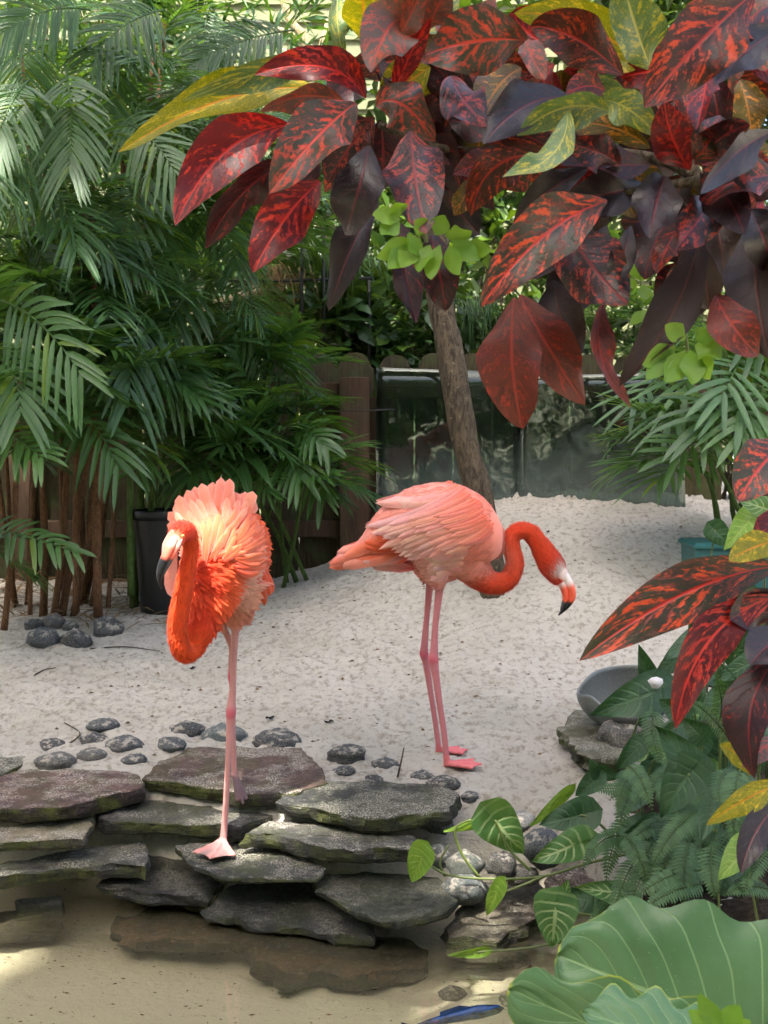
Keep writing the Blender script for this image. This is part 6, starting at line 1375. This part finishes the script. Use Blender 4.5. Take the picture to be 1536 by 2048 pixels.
def ear_leaf(b, t_, w, Y, seed, dz=(0, 0), tilt=0.0, mat=M_EAR, back=.34, nu=30, nv=31):
    A, Bp = np.array(P(*b, Y + dz[0])), np.array(P(*t_, Y + dz[1])); L = np.linalg.norm(Bp - A); ax = unit(Bp - A); vw = unit(np.array(EYE) - (A + Bp) / 2)
    sd = unit(np.cross(ax, vw)); nm = np.cross(sd, ax); sd, nm = sd * math.cos(tilt) + nm * math.sin(tilt), nm * math.cos(tilt) - sd * math.sin(tilt); Wd = w * Y / FPX / 2; s = np.linspace(-1, 1, nv); v, uv = [], []
    for i in range(nu):
        t = i / (nu - 1); pw = Wd * (np.clip(t / .22, 0, 1) ** .55) * math.sqrt(max(0, 1 - max(0, (t - .22) / .78) ** 2.0)) if i < nu - 1 else .003
        for sj in s:
            x = t * L - back * L * abs(sj) ** 1.5 * (1 - t) ** 2; e = abs(sj)
            z = .16 * Wd * e ** 1.2 - .34 * Wd * max(0, e - .45) ** 1.5 - .16 * L * t ** 2.4 + .022 * Wd * math.sin(t * 17 + sj * 3 + seed) * e ** 2 + .006 * Wd * math.sin(t * 34 + seed * 2 - e * 14)
            v.append(A + ax * x + sd * sj * (pw + .012 * math.sin(t * 23 + seed) * e ** 3) + nm * z); uv.append((t, (sj + 1) / 2))
    mb = MB(); mb.add(v, grid_faces(nu, nv), uv); o = mb.build('leaf', mat, ear)
    g = np.array([A[0] + .12, A[1] + .15, 0]); g[2] = H(g[0], g[1]) - .02; vv, f, u = tube(catmull(np.array([g, (g + A) / 2 + [.05, .05, .05], A]), 14), np.linspace(.014, .008, 14), 10); mb = MB(); mb.add(vv, f, u); mb.build('stalk', M_STEM, ear); return o
ear_leaf((1510, 2060), (1118, 1920), 430, 1.75, 3, (.0, .05), .15)
ear_leaf((1480, 2150), (1030, 2020), 250, 1.5, 5, (0, -.03), .5)
ear_leaf((1420, 2120), (1180, 2010), 200, 1.42, 8, (0, 0), -.5)
lm = empty('lime_seedling', P(1430, 2060, 1.4), 'small lime green leaves in front of the huge leaf at the bottom edge', 'plant')
for k, (b, t_, w) in enumerate([((1440, 2060), (1400, 1985), 46), ((1450, 2060), (1480, 2010), 50), ((1430, 2070), (1376, 2020), 44), ((1470, 2070), (1500, 2040), 40)]): hero_leaf(lm, b, None, t_, w, 1.4, M_LIME, 980 + k, nu=12, nv=7)

# light green sprigs among the croton leaves
def sprig(label, pts, Y, seed, w=30):
    e = empty('leafy_sprig', P(*pts[0][0], Y), label, 'sprig', 'light green sprigs among the croton leaves')
    for k, (b, t_) in enumerate(pts): hero_leaf(e, b, None, t_, w * seeded(seed + k).uniform(.8, 1.2), Y, M_LIME, seed + k, (0, 0, -.02), seeded(seed + k).uniform(-.6, .6), .15, .06, nu=12, nv=5)
    c = np.mean([p[0] for p in pts], 0); stick(e, [(c[0], c[1] + 10, .03), (c[0] - 5, c[1] - 60, .05), (c[0] + 20, c[1] - 130, .08)], Y + .02, .003, .002, M_STEM, 'stem')
sprig('lime green sprig hanging below the dark croton leaves in front of the trunk', [((830, 480), (752, 515)), ((822, 490), (776, 538)), ((830, 492), (800, 535)), ((860, 490), (838, 545)), ((880, 490), (862, 560)), ((900, 490), (920, 550)), ((905, 480), (960, 520)), ((890, 470), (944, 462)), ((925, 490), (985, 500)), ((850, 470), (830, 440)), ((800, 440), (745, 430)), ((800, 445), (762, 470)), ((870, 470), (890, 430)), ((840, 478), (815, 500)), ((800, 430), (790, 405))], 1.88, 1000, 45)
sprig('lime green sprig beside the dangling brown leaf at the right', [((1350, 700), (1292, 760)), ((1350, 690), (1284, 730)), ((1370, 700), (1330, 765)), ((1380, 700), (1384, 770)), ((1390, 690), (1440, 720)), ((1370, 680), (1330, 650)), ((1390, 680), (1420, 660)), ((1400, 700), (1420, 760))], 1.84, 1030, 44)
sprig('small lime sprig glowing between the purple leaves at the right', [((1280, 560), (1262, 520)), ((1282, 562), (1296, 535)), ((1275, 565), (1245, 570)), ((1285, 570), (1290, 600)), ((1300, 620), (1260, 650)), ((1300, 630), (1290, 670))], 2.6, 1050, 26)

# ------------------------------------------------------------------ small things
fsh = empty('fish', PZ(930, 2030, -.02), 'slender blue fish just under the water surface at the bottom', 'fish')
t = NT('fish_skin'); o_ = t.coords('Object'); c = t.mix(t.sstep(t.noise(t.scaled(o_, (1, 1, 4)), 30, 3), .4, .65), hexc(14, 58, 112), hexc(12, 22, 44)); M_FISH = t.done(t.bsdf(c, .22, None, .6))
q = np.array([list(PZ(a, b, -.008)) for a, b in ((1008, 2016), (985, 2020), (945, 2026), (900, 2036), (860, 2046), (835, 2052))]); q = catmull(q, 24)
v, f, u = tube(q, np.interp(np.linspace(0, 1, 24), [0, .1, .35, .7, 1], [.002, .010, .0145, .010, .004]), 12, np.interp(np.linspace(0, 1, 24), [0, .1, .35, .7, 1], [.002, .010, .017, .011, .006]), ref=(0, 0, 1)); mb = MB(); mb.add(v, f, u); mb.build('body', M_FISH, fsh)
tl = q[-1]; dd = unit(q[-1] - q[-3]); nn = np.array([0, 0, 1.0])
mb = MB(); mb.add([tl, tl + dd * .045 + nn * .02, tl + dd * .035, tl + dd * .045 - nn * .02], [(0, 1, 2), (0, 2, 3)]); mb.build('tail_fin', M_FISH, fsh)
mb = MB(); a, b = q[8], q[16]; mb.add([a + [0, 0, .013], b + [0, 0, .010], b + [0, 0, .022], (a + b) / 2 + [0, 0, .028]], [(0, 1, 2, 3)]); mb.build('dorsal_fin', M_FISH, fsh)
# twigs and fallen leaves
for k, (q, lab) in enumerate([([(795, 1555), (803, 1520), (808, 1495)], 'short twig standing upright in the sand behind the mossy slab'), ([(133, 1495), (160, 1470), (128, 1448)], 'thin bent twig lying between the pebbles'), ([(180, 1300), (250, 1296), (320, 1305)], 'thin twig on the sand below the looped flamingo neck'), ([(70, 1352), (90, 1342), (112, 1338)], 'short twig on open sand below the cobbles')]):
    pts = [np.array(G(a, b)) + [0, 0, .006 + (.05 * i if k == 0 else 0)] for i, (a, b) in enumerate(q)]
    if k == 0: pts = [np.array(P(a, b, G(795, 1555).y)) for a, b in q]
    v, f, u = tube(catmull(np.array(pts), 12), np.linspace(.004, .002, 12), 6); o = obj('twig', make_mesh('twig', v - pts[0], f, M_BARK, u)); o.location = pts[0]; tag(o, lab, 'twig', 'twigs on the sand')
r = seeded(1200)
for k, (a, b, lab) in enumerate([(658, 1448, 'curled brown leaf on the sand between the flamingos'), (540, 1440, 'tiny brown leaf on the sand beyond the dark pebble'), (385, 1340, 'dark fleck of leaf on the sand near the flamingo neck'), (1096, 1066, 'brown leaf on the sand above the curved neck')]):
    p = G(a, b); v = []
    for i in range(5):
        for j in (-1, 0, 1): v.append(((i - 2) * .009, j * .010 * math.sin((i + .6) / 5.2 * PI), .006 + .006 * abs(j) + .004 * math.sin(i * 2)))
    o = obj('fallen_leaf', make_mesh('fallen_leaf', v, grid_faces(5, 3), M_DRY)); o.location = p; o.rotation_euler = (0, 0, r.uniform(0, 6)); tag(o, lab, 'leaf', 'fallen leaves on the sand')
pc = G(1312, 1366) if False else P(1312, 1366, 3.25)
mb = MB(); vv = []; 
for i in range(9):
    a = i * .7; vv.append(np.array(pc) + [.022 * math.cos(a) * (1 + .2 * math.sin(3 * a)), 0, .018 * math.sin(a)])
vv = np.array(vv); mb.add(np.concatenate([vv, vv + [0, .006, 0]]), [tuple(range(9)), tuple(range(17, 8, -1))] + [(i, i + 9, (i + 1) % 9 + 9, (i + 1) % 9) for i in range(9)])
t = NT('white_petal'); M_WH = t.done(t.bsdf(hexc(226, 222, 228), .6)); o = mb.build('white_petal', M_WH); tag(o, 'small white petal lying on the leaves over the bowl', 'petal')
# dry litter under the palms
mb = MB()
for k in range(520):
    px, py = r.uniform(-40, 480), r.uniform(1180, 1275) - 0
    x, y = r.uniform(-2.4, -1.0), r.uniform(5.7, 7.0); z = H0(x, y) + .02 + r.random() * .05; a = r.uniform(0, 6.3); L = r.uniform(.06, .22); d = np.array([math.cos(a) * L, math.sin(a) * L, r.uniform(-.02, .06)])
    leaflet(mb, np.array([x, y, z]), d, np.array([0, 0, 1.0]), L, r.uniform(.006, .018), .15, np.ones(3) * r.uniform(.5, 1.1), 3, .3)
tag(mb.build('leaf_litter', M_DRY), 'dry brown leaf litter under the palms', 'litter', kind='stuff')
mb = MB()
for k in range(380):
    x, y = r.uniform(-1.3, 1.7), r.uniform(3.7, 6.6); s = r.uniform(.004, .012); z = H(x, y) + .002; q = r.normal(0, 1, (6, 3)) * [s, s, s * .35]
    mb.add(np.array([x, y, z]) + np.array([[s, 0, 0], [0, s * .7, 0], [-s, 0, 0], [0, -s * .7, 0], [0, 0, s * .6], [0, 0, -s]]) * r.uniform(.6, 1.3, (6, 3)), [(0, 1, 4), (1, 2, 4), (2, 3, 4), (3, 0, 4)], None, np.ones(3) * r.uniform(.4, 1.0))
for k in range(260):
    x, y = r.uniform(-1.1, .7), r.uniform(2.55, 3.2); s = r.uniform(.003, .010); z = (H0(x, y) + .006) if r.random() < .8 else .002; a = r.uniform(0, 6.3); d = np.array([math.cos(a), math.sin(a) * .5, 0]) * s; e_ = np.array([-d[1], d[0], 0]) * .35
    if z > .01: continue
    mb.add(np.array([x, y, z]) + np.array([-d, e_, d, -e_, [0, 0, s * .3]]), [(0, 3, 4), (3, 2, 4), (2, 1, 4), (1, 0, 4)], None, np.ones(3) * r.uniform(.3, 1.0))
tag(mb.build('sand_debris', M_DRY), 'scattered bits of bark and leaf on the sand and pool bed', 'debris', kind='stuff')
